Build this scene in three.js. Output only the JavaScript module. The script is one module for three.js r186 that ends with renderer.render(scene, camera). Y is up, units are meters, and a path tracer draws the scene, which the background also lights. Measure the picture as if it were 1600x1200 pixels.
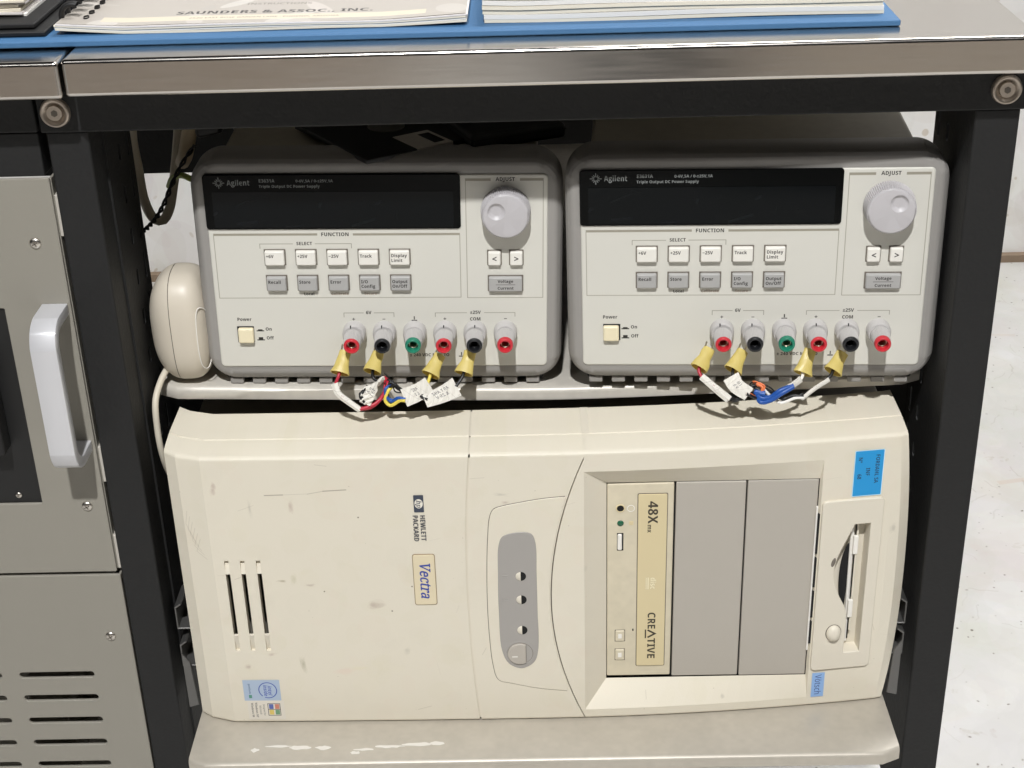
import * as THREE from 'three';
import { RoundedBoxGeometry } from 'three/addons/geometries/RoundedBoxGeometry.js';
import { mergeGeometries, mergeVertices, toCreasedNormals } from 'three/addons/utils/BufferGeometryUtils.js';
import { RectAreaLightUniformsLib } from 'three/addons/lights/RectAreaLightUniformsLib.js';
import { Brush, Evaluator, SUBTRACTION } from 'three-bvh-csg';

// ------------------------------------------------------------------ camera, light, exposure
const scene = new THREE.Scene();
scene.background = new THREE.Color(0x000000);
const camera = new THREE.PerspectiveCamera(28.27, 4 / 3, 0.05, 40);
camera.position.set(0, 1.112, 0.880);
camera.rotation.order = 'YXZ';
camera.rotation.set(THREE.MathUtils.degToRad(-27.094), THREE.MathUtils.degToRad(1.088), THREE.MathUtils.degToRad(-1.729));
scene.add(camera);
const renderer = new THREE.WebGLRenderer({ antialias: true });
renderer.toneMapping = THREE.LinearToneMapping;
renderer.toneMappingExposure = 1.0;
renderer.shadowMap.enabled = true;
RectAreaLightUniformsLib.init();

const S = 0.001;
const V = (x, y, z) => new THREE.Vector3(x * S, y * S, z * S);
const C = (hex) => new THREE.Color(hex);
// seeded random
let seed = 12345;
const rnd = () => { seed = (seed * 1664525 + 1013904223) >>> 0; return seed / 4294967296; };
const rr = (a, b) => a + (b - a) * rnd();

// lamps: small main lamp over the aisle; long ones are unseen, added for fill
function lamp(name, label, x, y, z, w, h, intensity, glow, colour) {
  const g = new THREE.Group(); g.name = name; g.position.set(x, y, z);
  g.userData = { label, category: 'ceiling lamp', group: 'hall lamps' };
  const housing = new THREE.Mesh(new RoundedBoxGeometry(w + 0.04, 0.06, h + 0.04, 2, 0.01), new THREE.MeshStandardMaterial({ color: 0x9a9a98, roughness: 0.6 }));
  housing.name = 'housing'; housing.position.y = 0.034; g.add(housing);
  const d = new THREE.Mesh(new THREE.BoxGeometry(w, 0.004, h), new THREE.MeshStandardMaterial({ color: 0xffffff, emissive: colour, emissiveIntensity: glow }));
  d.name = 'diffuser'; d.position.y = 0; g.add(d);
  const l = new THREE.RectAreaLight(colour, intensity, w, h); l.name = 'lamp_light';
  l.position.set(0, -0.006, 0); l.rotation.x = -Math.PI / 2; g.add(l);
  scene.add(g); return g;
}
lamp('ceiling_lamp', 'small bright lamp hanging over the aisle in front of the bench', -0.1, 3.62, 2.2, 0.09, 0.09, 6900, 40, 0xffffff);
lamp('ceiling_lamp_003', 'long unseen lamp added behind the bench to brighten the white wall', 1.0, 3.5, -0.95, 1.6, 0.3, 38, 14, 0xffffff);  // added to brighten the wall and floor behind, and as back fill
lamp('ceiling_lamp_001', 'long unseen fill lamp added over the aisle towards the instrument cabinet', -2.2, 3.7, 2.6, 1.4, 0.3, 8, 5, 0xffffff);  // this lamp and the next are unseen, added as soft fill
lamp('ceiling_lamp_002', 'long unseen fill lamp added over the aisle towards the bare floor', 2.4, 3.7, 2.4, 1.4, 0.3, 8, 5, 0xffffff);

// ------------------------------------------------------------------ helpers
const names = {};
function numbered(n) { if (!(n in names)) { names[n] = 0; return n; } names[n]++; return n + '_' + String(names[n]).padStart(3, '0'); }
function thing(name, label, category, pos = [0, 0, 0], group) {
  const o = new THREE.Group(); o.name = numbered(name); o.position.copy(V(...pos)); o.userData = { label, category };
  if (group) o.userData.group = group; scene.add(o); return o;
}
function put(parent, name, geo, mat, pos = [0, 0, 0], rot) {
  const m = new THREE.Mesh(geo, mat); m.name = name; m.position.copy(V(...pos)); if (rot) m.rotation.set(...rot);
  m.castShadow = m.receiveShadow = true; parent.add(m); return m;
}
function structure(name, geo, mat, pos) { const m = put(scene, name, geo, mat, pos); m.userData.kind = 'structure'; return m; }
const rbox = (w, h, d, r = 0.6, seg = 2) => new RoundedBoxGeometry(w * S, h * S, d * S, seg, Math.min(r, w / 2.01, h / 2.01, d / 2.01) * S);
const box = (w, h, d) => new THREE.BoxGeometry(w * S, h * S, d * S);
const cyl = (r0, r1, h, n = 32) => { const g = new THREE.CylinderGeometry(r1 * S, r0 * S, h * S, n); g.rotateX(Math.PI / 2); return g; }; // axis z, r0 at back
function rrShape(x0, y0, x1, y1, r, P = THREE.Shape) {
  const s = new P(); x0 *= S; y0 *= S; x1 *= S; y1 *= S; r *= S;
  s.moveTo(x0 + r, y0); s.lineTo(x1 - r, y0); s.absarc(x1 - r, y0 + r, r, -Math.PI / 2, 0); s.lineTo(x1, y1 - r); s.absarc(x1 - r, y1 - r, r, 0, Math.PI / 2);
  s.lineTo(x0 + r, y1); s.absarc(x0 + r, y1 - r, r, Math.PI / 2, Math.PI); s.lineTo(x0, y0 + r); s.absarc(x0 + r, y0 + r, r, Math.PI, Math.PI * 1.5); return s;
}
// extrude with the front face at z = 0, going back by depth
function plate(shape, depth, bevel = 0, seg = 2, curve = 10) {
  const g = new THREE.ExtrudeGeometry(shape, { depth: Math.max(depth - 2 * bevel, 0.05) * S, bevelEnabled: bevel > 0, bevelThickness: bevel * S, bevelSize: bevel * S, bevelOffset: -bevel * S, bevelSegments: seg, curveSegments: curve });
  g.translate(0, 0, -(depth - bevel) * S); return g;
}
function polyShape(pts, closed = true) { const s = new THREE.Shape(); pts.forEach(([x, y], i) => (i ? s.lineTo(x * S, y * S) : s.moveTo(x * S, y * S))); return s; }
function smoothShape(pts, n = 60) {
  const c = new THREE.CatmullRomCurve3(pts.map(([x, y]) => V(x, y, 0)), true, 'centripetal');
  const s = new THREE.Shape(); c.getPoints(n).forEach((p, i) => (i ? s.lineTo(p.x, p.y) : s.moveTo(p.x, p.y))); return s;
}
function planarUV(g, x0, y0, w, h) {
  const p = g.attributes.position, uv = new Float32Array(p.count * 2);
  for (let i = 0; i < p.count; i++) { uv[2 * i] = (p.getX(i) / S - x0) / w; uv[2 * i + 1] = (p.getY(i) / S - y0) / h; }
  g.setAttribute('uv', new THREE.BufferAttribute(uv, 2)); return g;
}
// uv in metres by the dominant direction of the normal, times k
function metreUV(g, k = 1) {
  if (g.index) g = g.toNonIndexed();
  const p = g.attributes.position, uv = new Float32Array(p.count * 2), a = new THREE.Vector3(), b = new THREE.Vector3(), c = new THREE.Vector3();
  for (let i = 0; i < p.count; i += 3) {
    a.fromBufferAttribute(p, i); b.fromBufferAttribute(p, i + 1); c.fromBufferAttribute(p, i + 2);
    const n = b.clone().sub(a).cross(c.clone().sub(a)); const ax = Math.abs(n.x), ay = Math.abs(n.y), az = Math.abs(n.z);
    [a, b, c].forEach((q, j) => { const [u, v] = az >= ax && az >= ay ? [q.x, q.y] : ay >= ax ? [q.x, q.z] : [q.z, q.y]; uv[2 * (i + j)] = u * k; uv[2 * (i + j) + 1] = v * k; });
  }
  g.setAttribute('uv', new THREE.BufferAttribute(uv, 2)); return g;
}
const tube = (pts, r, n = 40, rs = 10) => new THREE.TubeGeometry(new THREE.CatmullRomCurve3(pts.map((p) => V(...p)), false, 'centripetal'), n, r * S, rs, false);
function canvasTex(w, h, draw, repeat) {
  const c = document.createElement('canvas'); c.width = w; c.height = h; const x = c.getContext('2d'); draw(x, w, h);
  const t = new THREE.CanvasTexture(c); t.colorSpace = THREE.SRGBColorSpace; t.anisotropy = 8;
  if (repeat) { t.wrapS = t.wrapT = THREE.RepeatWrapping; t.repeat.set(...repeat); } return t;
}
// tiling value noise as a DataTexture; fn(u, v, noise) -> 0..1 or [r,g,b] 0..1
function tileNoise(n, cells) {
  const g = new Float32Array(cells * cells).map(() => rnd());
  return (u, v) => { const x = u * cells, y = v * cells, i = Math.floor(x), j = Math.floor(y); let fx = x - i, fy = y - j; fx = fx * fx * (3 - 2 * fx); fy = fy * fy * (3 - 2 * fy);
    const q = (a, b) => g[(((b % cells) + cells) % cells) * cells + (((a % cells) + cells) % cells)];
    return (q(i, j) * (1 - fx) + q(i + 1, j) * fx) * (1 - fy) + (q(i, j + 1) * (1 - fx) + q(i + 1, j + 1) * fx) * fy; };
}
function dataTex(w, h, fn, srgb, rep = [1, 1]) {
  const d = new Uint8Array(w * h * 4);
  for (let j = 0; j < h; j++) for (let i = 0; i < w; i++) { let v = fn((i + 0.5) / w, (j + 0.5) / h); if (!Array.isArray(v)) v = [v, v, v]; const k = (j * w + i) * 4; for (let c = 0; c < 3; c++) d[k + c] = Math.max(0, Math.min(255, v[c] * 255)); d[k + 3] = 255; }
  const t = new THREE.DataTexture(d, w, h); t.magFilter = THREE.LinearFilter; t.minFilter = THREE.LinearMipmapLinearFilter; t.generateMipmaps = true; t.wrapS = t.wrapT = THREE.RepeatWrapping; t.repeat.set(...rep);
  if (srgb) t.colorSpace = THREE.SRGBColorSpace; t.needsUpdate = true; return t;
}
const n8 = tileNoise(0, 8), n16 = tileNoise(0, 16), n64 = tileNoise(0, 64), n128 = tileNoise(0, 128);
const grainTex = dataTex(256, 256, (u, v) => 0.55 * n128(u, v) + 0.3 * n64(u, v) + 0.15 * rnd());          // fine leathery grain
const brushTex = dataTex(512, 512, (u, v) => { const a = n128(u * 0.0625, v), b = n128(u * 0.125 + 0.3, v * 2 + 0.1), c = n64(u * 0.25, v); return 0.40 + 0.12 * a + 0.12 * b + 0.08 * c + 0.06 * n16(u, v) + 0.04 * rnd(); });
const mottle = dataTex(512, 512, (u, v) => { const a = 0.95 + 0.018 * (n8(u, v) - 0.5) + 0.02 * (n16(u, v) - 0.5) + 0.03 * (n64(u, v) - 0.5) + 0.02 * (n128(u, v) - 0.5); return [a, a, a]; }, true);

// ------------------------------------------------------------------ materials
const std = (color, roughness, more = {}) => new THREE.MeshStandardMaterial({ color: C(color), roughness, ...more });
const M = {
  black: std('#141414', 0.66, { bumpMap: grainTex, bumpScale: 0.00025 }),
  blackSmooth: std('#141414', 0.55),
  dark: std('#171616', 0.7),
  steel: new THREE.MeshPhysicalMaterial({ color: C('#c6c1bb'), metalness: 1, roughness: 0.3, roughnessMap: brushTex, bumpMap: brushTex, bumpScale: 0.000004, anisotropy: 0.3 }),
  shelf: std('#d0cbc1', 0.4, { metalness: 0.15, map: mottle }),
  cabinet: std('#8e8a80', 0.5, { bumpMap: grainTex, bumpScale: 0.00004 }),
  alu: new THREE.MeshPhysicalMaterial({ color: C('#d3d3d6'), metalness: 0.35, roughness: 0.45 }),
  chrome: std('#cfcac2', 0.3, { metalness: 1 }),
  washer: std('#b7aca0', 0.42, { metalness: 0.8 }),
  psuPanelEdge: std('#d5d1c6', 0.5),
  bumper: std('#93908c', 0.62, { bumpMap: grainTex, bumpScale: 0.0001 }),
  chassis: std('#a39d8d', 0.55, { map: mottle }),
  postGrey: std('#bdbab8', 0.45),
  red: std('#c62a36', 0.32), blackPost: std('#1d1e21', 0.3), green: std('#1f7d63', 0.32),
  knob: std('#bbb8ba', 0.42),
  brass: std('#d7cdb4', 0.3, { metalness: 0.9 }),
  yellow: new THREE.MeshPhysicalMaterial({ color: C('#e0cd78'), roughness: 0.4, transmission: 0.25, thickness: 0 }),
  paper: std('#e9e6e0', 0.8), page: std('#e8e0cd', 0.85), pageCool: std('#e6e0dc', 0.85),
  blue: std('#1b4f9e', 0.4), wireRed: std('#b3263a', 0.4), wireYellow: std('#e3cf57', 0.45), wireBlack: std('#141416', 0.4), wireOrange: std('#e07a4a', 0.45),
  beigeCable: std('#d3cbba', 0.5), tan: std('#b3a184', 0.6), greenWire: std('#8c9a4a', 0.5),
  mouse: std('#cfc6b6', 0.42), mouseDark: std('#6f685f', 0.6),
  pcMetal: std('#8d877c', 0.55, { metalness: 0.2 }),
  bayGrey: std('#b0aaa0', 0.55, { bumpMap: grainTex, bumpScale: 0.00008 }),
  ctlGrey: std('#a19d98', 0.5),
  cdPlastic: std('#dbd1b8', 0.5, { map: mottle }), cdDoor: std('#d4c59d', 0.45),
  pcSub: std('#dad3c3', 0.5),
  white: std('#e9e6df', 0.45),
  blade: std('#6a6967', 0.4, { metalness: 0.6 }),
  flake: std('#dad6ce', 0.5),
  hole: std('#0c0c0d', 0.8),
  mat: std('#3d6a94', 0.6, { bumpMap: grainTex, bumpScale: 0.0001 }),
};
for (const k of ['steel']) { M[k].roughnessMap = brushTex; }

// ------------------------------------------------------------------ setting: floor and wall behind
const floorTex = canvasTex(2048, 2048, (x, w, h) => {
  x.fillStyle = '#c2c0bc'; x.fillRect(0, 0, w, h);
  for (let i = 0; i < 5000; i++) { const a = rr(0.01, 0.05), q = rr(6, 90); x.fillStyle = rnd() < 0.5 ? `rgba(170,160,148,${a})` : `rgba(235,235,234,${a})`; x.beginPath(); x.ellipse(rr(0, w), rr(0, h), q, q * rr(0.2, 1), rr(0, 3), 0, 7); x.fill(); }
  for (let i = 0; i < 3200; i++) { const q = rr(0.4, 2.2); x.fillStyle = `rgba(70,60,50,${rr(0.15, 0.8)})`; x.beginPath(); x.ellipse(rr(0, w), rr(0, h), q, q * rr(0.4, 1), rr(0, 3), 0, 7); x.fill(); }
  for (let i = 0; i < 700; i++) { x.strokeStyle = `rgba(120,108,95,${rr(0.05, 0.2)})`; x.lineWidth = rr(0.5, 2.6); let a = rr(0, w), b = rr(0, h), an = rr(0, 6.3); x.beginPath(); x.moveTo(a, b); for (let k = 0; k < 5; k++) { an += rr(-0.5, 0.5); a += rr(2, 12) * Math.cos(an); b += rr(2, 12) * Math.sin(an); x.lineTo(a, b); } x.stroke(); }
  for (let i = 0; i < 420; i++) { const q = rr(3, 12), a = rr(0, w), b = rr(0, h); for (let k = 0; k < 14; k++) { x.fillStyle = `rgba(140,126,106,${rr(0.03, 0.16)})`; x.beginPath(); x.ellipse(a + rr(-2, 2) * q, b + rr(-0.8, 0.8) * q, q * rr(0.1, 0.7), q * rr(0.08, 0.4), rr(0, 3), 0, 7); x.fill(); } }
  for (let i = 0; i < 26; i++) { x.strokeStyle = `rgba(190,172,155,${rr(0.2, 0.5)})`; x.lineWidth = rr(5, 14); const a = rr(0, w), b = rr(0, h); x.beginPath(); x.moveTo(a, b); x.lineTo(a + rr(-160, 160), b + rr(-60, 60)); x.stroke(); }
});
floorTex.wrapS = floorTex.wrapT = THREE.RepeatWrapping;
const floorGeo = metreUV(box(7000, 60, 6500), 0.55);
structure('floor', floorGeo, std('#ffffff', 0.55, { map: floorTex, bumpMap: floorTex, bumpScale: 0.0006 }), [0, -30, 1500]);
const wallTex = canvasTex(1024, 1024, (x, w, h) => {
  x.fillStyle = '#e6e5e2'; x.fillRect(0, 0, w, h);
  for (let i = 0; i < 900; i++) { const a = rr(0.01, 0.05), q = rr(6, 60); x.fillStyle = `rgba(165,150,128,${a})`; x.beginPath(); x.ellipse(rr(0, w), rr(0, h), q, q * rr(0.3, 1), rr(0, 3), 0, 7); x.fill(); }
  for (let i = 0; i < 700; i++) { const q = rr(1, 7); x.fillStyle = `rgba(146,124,92,${rr(0.05, 0.3)})`; x.beginPath(); x.ellipse(rr(0, w), rr(0, h), q, q * rr(0.3, 1), rr(0, 3), 0, 7); x.fill(); }
});
wallTex.wrapS = wallTex.wrapT = THREE.RepeatWrapping;
structure('wall', metreUV(box(7000, 3600, 80), 0.8), std('#ffffff', 0.7, { map: wallTex }), [0, 1800, -1800]);
structure('wall_skirting', metreUV(box(7000, 14, 16), 1), std('#8d7a66', 0.7, { map: mottle }), [0, 7, -1752]);

// ------------------------------------------------------------------ workbench
const bench = thing('workbench', 'black steel rack bench with stainless worktop and two open grey shelves', 'workbench', [0, 0, 0]);
{
  put(bench, 'worktop', metreUV(rbox(526, 21, 640, 2.6, 4), 4), M.steel, [9.5, 889.5, -248]);
  const beam = put(bench, 'front_beam', metreUV(rbox(555, 22, 26, 1.2), 6), M.black, [-1, 863, 35]);
  put(bench, 'front_beam', metreUV(rbox(555, 4.8, 22, 1.2), 6), M.blackSmooth, [-1, 876.5, 34]);
  for (const x of [-268, 264.3]) {           // cup washer with a countersunk bolt
    const prof = [[0, 0.4], [3.2, 0.6], [5.4, 1.2], [6.2, 2.4], [7.4, 3.0], [8.3, 2.2], [8.6, 0]].map(([r, z]) => new THREE.Vector2(r * S, z * S));
    const g = new THREE.LatheGeometry(prof, 40); g.rotateX(Math.PI / 2);
    const w = put(bench, 'bolt', g, M.washer, [x, 864.2, 48.0]);
    put(w, 'bolt_head', cyl(4.9, 4.3, 2.2, 32), M.washer, [0, 0, 1.6]);
    put(w, 'hex_socket', cyl(2.0, 2.0, 0.4, 6), M.mouseDark, [0, 0, 2.75]);
  }
  for (const [x0, x1] of [[-276.6, -252.6], [249.6, 275]]) put(bench, 'post', metreUV(rbox(x1 - x0, 852, 27, 1.6, 3), 6), M.black, [(x0 + x1) / 2, 426, 31.5]);
  for (const x of [-261, 258]) put(bench, 'rear_post', metreUV(rbox(24, 878, 27, 1.5), 6), M.black, [x, 439, -546]);
  // perforated side plates carrying the shelves
  for (const [x, s] of [[-252.8, 1], [249.9, -1]]) {
    const sh = rrShape(-38, 330, 20, 852, 1);
    for (let y = 356; y < 850; y += 27.4) { const h = rrShape(-10.5, y - 5.5, -5.5, y + 5.5, 2.4, THREE.Path); sh.holes.push(h); const h2 = rrShape(-30, y - 9, -26, y + 9, 1.9, THREE.Path); sh.holes.push(h2); }
    const g = plate(sh, 1.6, 0); g.rotateY(-Math.PI / 2);
    put(bench, 'side_plate', metreUV(g, 6), M.black, [x, 0, 0]);
  }
  put(bench, 'side_panel', metreUV(rbox(1.6, 322, 400, 0.4), 6), M.black, [-253.6, 491, -239]); put(bench, 'side_panel', metreUV(rbox(1.6, 308, 400, 0.4), 6), M.black, [250.7, 484, -239]);
  put(bench, 'rear_panel', metreUV(rbox(900, 280, 3, 1), 4), M.black, [-180, 745, -600]);
  // shelves: bent sheet swept along x with a sag
  function shelf(name, x0, x1, zf, zb, top, sag, lip, mat) {
    const prof = [];                                          // (z, y) cross-section: rear edge, front, rolled nose, lip, return
    const R = 3.2; prof.push([zb, 0], [zb * 0.5, 0], [zf - 30, 0], [zf - R, 0]);
    for (let i = 1; i <= 7; i++) { const a = Math.PI / 2 * i / 7; prof.push([zf - R + R * Math.sin(a), -R + R * Math.cos(a)]); }
    prof.push([zf, -lip + 1.2], [zf - 0.3, -lip + 0.35], [zf - 1.1, -lip], [zf - 6, -lip], [zf - 6, -lip + 1.2], [zf - 2, -lip + 1.2], [zf - 2, -R], [zf - 4, -1.7], [zb, -1.7], [zb, 0]);
    const nx = 40, pos = [], uv = [], idx = [], m = prof.length;
    for (let i = 0; i <= nx; i++) {
      const x = x0 + (x1 - x0) * i / nx, e = Math.min(x - x0, x1 - x);
      for (const [z, y] of prof) { let zz = z, yy = y; if (e < 7 && z > zf - 12) zz = z - (7 - Math.sqrt(49 - (7 - e) ** 2)) * 0.8; pos.push(x * S, (top + sag(x) + yy) * S, zz * S); uv.push(x * S * 3, (z - y) * S * 3); }
    }
    for (let i = 0; i < nx; i++) for (let j = 0; j < m - 1; j++) { const a = i * m + j, b = a + m; idx.push(a, a + 1, b, b, a + 1, b + 1); }
    const g = new THREE.BufferGeometry(); g.setAttribute('position', new THREE.Float32BufferAttribute(pos, 3)); g.setAttribute('uv', new THREE.Float32BufferAttribute(uv, 2)); g.setIndex(idx);
    return put(bench, name, toCreasedNormals(g, 0.7), mat);
  }
  shelf('shelf', -247, 248, 0, -500, 658.0, (x) => 7.2 * (Math.sqrt(((x - 15) / 240) ** 2 + 0.02) - 0.141), 9, M.shelf);
  const chip = canvasTex(2048, 512, (x, w, h) => {
    x.fillStyle = '#f2f2f2'; x.fillRect(0, 0, w, h);
    for (let i = 0; i < 1200; i++) { x.fillStyle = `rgba(200,200,198,${rr(0.02, 0.1)})`; const q = rr(2, 40); x.beginPath(); x.ellipse(rr(0, w), rr(0, h), q, q * rr(0.2, 0.7), 0, 0, 7); x.fill(); }
  });
  const low = shelf('shelf', -236, 232, 104, -420, 438.3, () => 0, 9.5, std('#c0b9ac', 0.4, { metalness: 0.2, map: mottle }));
  // flaked paint patches on the lower shelf: thin flakes of white filler
  const flakes = [[-163, 88, 16, 4], [-178, 86.5, 20, 2.2], [-193, 90, 6, 4], [-148, 88.5, 10, 4.4], [-120, 91, 14, 2.4], [-104, 88.5, 20, 3], [-86, 86.8, 22, 4.2], [-72, 86, 12, 3.6], [-126, 94, 7, 3]];
  for (const [x, z, w, d] of flakes) {
    const pts = []; for (let i = 0; i < 14; i++) { const a = i / 14 * Math.PI * 2; pts.push([w / 2 * Math.cos(a) * rr(0.7, 1.1), d / 2 * Math.sin(a) * rr(0.6, 1.2)]); }
    const g = plate(smoothShape(pts, 40), 0.25, 0); g.rotateX(-Math.PI / 2);
    put(low, 'paint_flake', g, M.flake, [x, 438.6, z]);
  }
  // small metal guide clips at the ends of the computer
  for (const [x, y, z, s] of [[-243.5, 512, 38, 1], [-242.5, 484, 42, 1], [240.5, 504, 36, -1], [239.5, 482, 40, -1]]) {
    const sh = polyShape([[0, 0], [9, 0], [9, 1.2], [1.2, 1.2], [1.2, 17], [5, 20], [4, 21], [0, 18]]);
    const g = plate(sh, 26, 0.3, 1); if (s < 0) g.rotateY(Math.PI);
    put(bench, 'guide_clip', g, M.blade, [x - s * 4, y - 12, s < 0 ? z - 26 : z]);
  }
  for (const [x, s] of [[-240, 1], [236, -1]]) put(bench, 'guide_blade', plate(polyShape([[0, 0], [7 * s, 2], [5 * s, 38], [0, 46]]), 1.5, 0.3, 1), M.blade, [x - 5 * s, 440, 46]);
}

// neighbouring bench and the instrument cabinet below it
const bench2 = thing('workbench', 'stainless bench top with black beam, butted against the rack bench above the instrument cabinet', 'workbench', [-480, 0, 0]);
{
  put(bench2, 'worktop', metreUV(rbox(440, 21, 640, 2.6, 4), 4), M.steel, [5, 888.6, -247.5]);
  put(bench2, 'front_beam', metreUV(rbox(412, 22, 24, 1.2), 6), M.black, [-6.5, 863, 34.5]);
  put(bench2, 'front_beam', metreUV(rbox(412, 4.8, 20, 1.2), 6), M.blackSmooth, [-6.5, 876.5, 33.5]);
  for (const z of [30, -546]) put(bench2, 'post', metreUV(rbox(25, 878, 27, 1.5), 6), M.black, [-200, 439, z - 16]);
}
const cab = thing('instrument_cabinet', 'grey metal instrument cabinet front with aluminium pull handle and ventilation slots', 'cabinet', [-440, 0, 0]);
{
  const X = (x) => x + 440;
  put(cab, 'top_strip', metreUV(rbox(338, 26, 20, 1), 6), M.black, [X(-450.5), 838.4, 34]);
  // upper panel with the dark instrument opening
  const up = rrShape(X(-619), 552.6, X(-279.3), 824.4, 1);
  up.holes.push(rrShape(X(-570), 605.9, X(-319.7), 743, 1, THREE.Path));
  put(cab, 'upper_panel', metreUV(plate(up, 2.2, 0.6, 3), 5), M.cabinet, [0, 0, 45]);
  put(cab, 'instrument_face', metreUV(rbox(256, 143, 2, 0.5), 6), M.blackSmooth, [X(-445), 674.4, 42.2]);
  put(cab, 'instrument_block', rbox(80, 63, 14, 2, 3), M.dark, [X(-372.5), 679, 50]);
  const lo = rrShape(X(-619), 40, X(-277.6), 550.1, 1);
  for (let c = 0; c < 4; c++) for (let k = 0; k < 20; k++) lo.holes.push(rrShape(X(-358.4) - c * 63.5, 469 - 19.55 * k - 2.4, X(-307.1) - c * 63.5, 469 - 19.55 * k + 2.4, 2.35, THREE.Path));
  put(cab, 'lower_panel', metreUV(plate(lo, 2.2, 0.6, 3, 6), 5), M.cabinet, [0, 0, 45]);
  put(cab, 'side_flange', rbox(1.6, 270, 30, 0.4), M.cabinet, [X(-279.6), 688.5, 27.4]); put(cab, 'side_flange', rbox(1.6, 508, 30, 0.4), M.cabinet, [X(-278.6), 295, 27.4]);
  put(cab, 'floor_plate', rbox(320, 2, 300, 0.5), M.pcMetal, [X(-448), 45, -110]);
  put(cab, 'inner_divider', rbox(320, 2, 150, 0.5), M.pcMetal, [X(-448), 550, -34]);
  put(cab, 'inner_wall', rbox(2, 500, 200, 0.5), M.cabinet, [X(-283), 299, -58]);
  put(cab, 'inner_wall', rbox(320, 500, 2, 0.5), M.cabinet, [X(-448), 299, -160]);
  for (const [x, y, h] of [[-345, 452, 30], [-352, 432, 18], [-349, 396, 24]]) put(cab, 'inner_part', rbox(30, h, 90, 3), M.pcMetal, [X(x), y - 8, -8]);
  for (const [x, y] of [[-293.8, 784.5], [-291.1, 603.2], [-291, 500.7], [-334.4, 611.4]]) {
    const g = new THREE.SphereGeometry(3.5 * S, 20, 8, 0, Math.PI * 2, 0, Math.PI / 2); g.rotateX(Math.PI / 2); g.scale(1, 1, 0.5);
    const s = put(cab, 'screw', g, M.chrome, [X(x), y, x < -325 ? 43.2 : 45]); if (x < -325) s.scale.setScalar(0.6);
    for (const a of [0.5, 0.5 + Math.PI / 2]) put(s, 'screw_slot', rbox(3.6, 0.8, 0.6, 0.1), M.mouseDark, [0, 0, 1.65], [0, 0, a]);
  }
  // bent flat-bar handle: side profile in (z, y), width along x
  const h = new THREE.Shape(); const zo = 34, t = 7, r = 17, y0 = 644.5, y1 = 745.5;
  const q = (z, y) => [z * S, y * S];
  h.moveTo(...q(0, y0)); h.lineTo(...q(zo - r, y0)); h.absarc((zo - r) * S, (y0 + r) * S, r * S, -Math.PI / 2, 0); h.lineTo(...q(zo, y1 - r)); h.absarc((zo - r) * S, (y1 - r) * S, r * S, 0, Math.PI / 2);
  h.lineTo(...q(0, y1)); h.lineTo(...q(0, y1 - t)); h.lineTo(...q(zo - r, y1 - t)); h.absarc((zo - r) * S, (y1 - r) * S, (r - t) * S, Math.PI / 2, 0, true); h.lineTo(...q(zo - t, y0 + r)); h.absarc((zo - r) * S, (y0 + r) * S, (r - t) * S, 0, -Math.PI / 2, true); h.lineTo(...q(0, y0 + t)); h.lineTo(...q(0, y0));
  const hg = new THREE.ExtrudeGeometry(h, { depth: 14.4 * S, bevelEnabled: true, bevelSize: 0.6 * S, bevelThickness: 0.6 * S, bevelOffset: -0.6 * S, bevelSegments: 2, curveSegments: 14 });
  hg.rotateY(-Math.PI / 2);
  put(cab, 'handle', toCreasedNormals(hg, 0.5), M.alu, [X(-281.6), 0, 45.2]);
  for (const y of [632, 566, 800]) put(cab, 'hinge_tab', rbox(3, 26, 8, 0.8), M.shelf, [X(-277.8), y, 38]);
}
// made-up cabinets and trolley across the aisle, added to vary the steel edge reflection
for (const [x0, x1, z, col, label] of [[-1.5, -0.27, 2.3, '#c2b7ac', 'made-up brown cabinet across the aisle, added to tint the steel edge above the cabinet handle'], [0.42, 1.6, 2.4, '#c4baae', 'made-up brown cabinet across the aisle, added to tint the steel edge near the bare floor']]) {
  const f = thing('added_cabinet', label, 'cabinet', [(x0 + x1) * 500, 0, z * 1000], 'cabinets added for the steel edge reflection'), w = (x1 - x0) * 1000, m = std(col, 0.6, { map: mottle });
  put(f, 'carcass', rbox(w, 780, 400, 4), m, [0, 390, 200]); for (const s of [-1, 1]) { const d = put(f, 'door', rbox(w / 2 - 8, 740, 18, 3), m, [s * w / 4, 395, -9]); put(d, 'door_knob', rbox(20, 20, 16, 6), M.chrome, [-s * (w / 4 - 40), 260, -16]); }
}
{ const f = thing('added_trolley', 'made-up dark grey trolley across the aisle, added to darken the middle of the steel edge', 'trolley', [215, 0, 2250]); put(f, 'body', rbox(330, 640, 380, 8), std('#5a5b5e', 0.5), [0, 380, 190]); for (const [x, z] of [[-130, 40], [130, 40], [-130, 340], [130, 340]]) { const g = cyl(30, 30, 22, 24); g.rotateY(Math.PI / 2); put(f, 'castor', g, M.dark, [x, 30, z]); } }  // made-up trolley in place of mirrored legs, darkens the edge reflection

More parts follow.
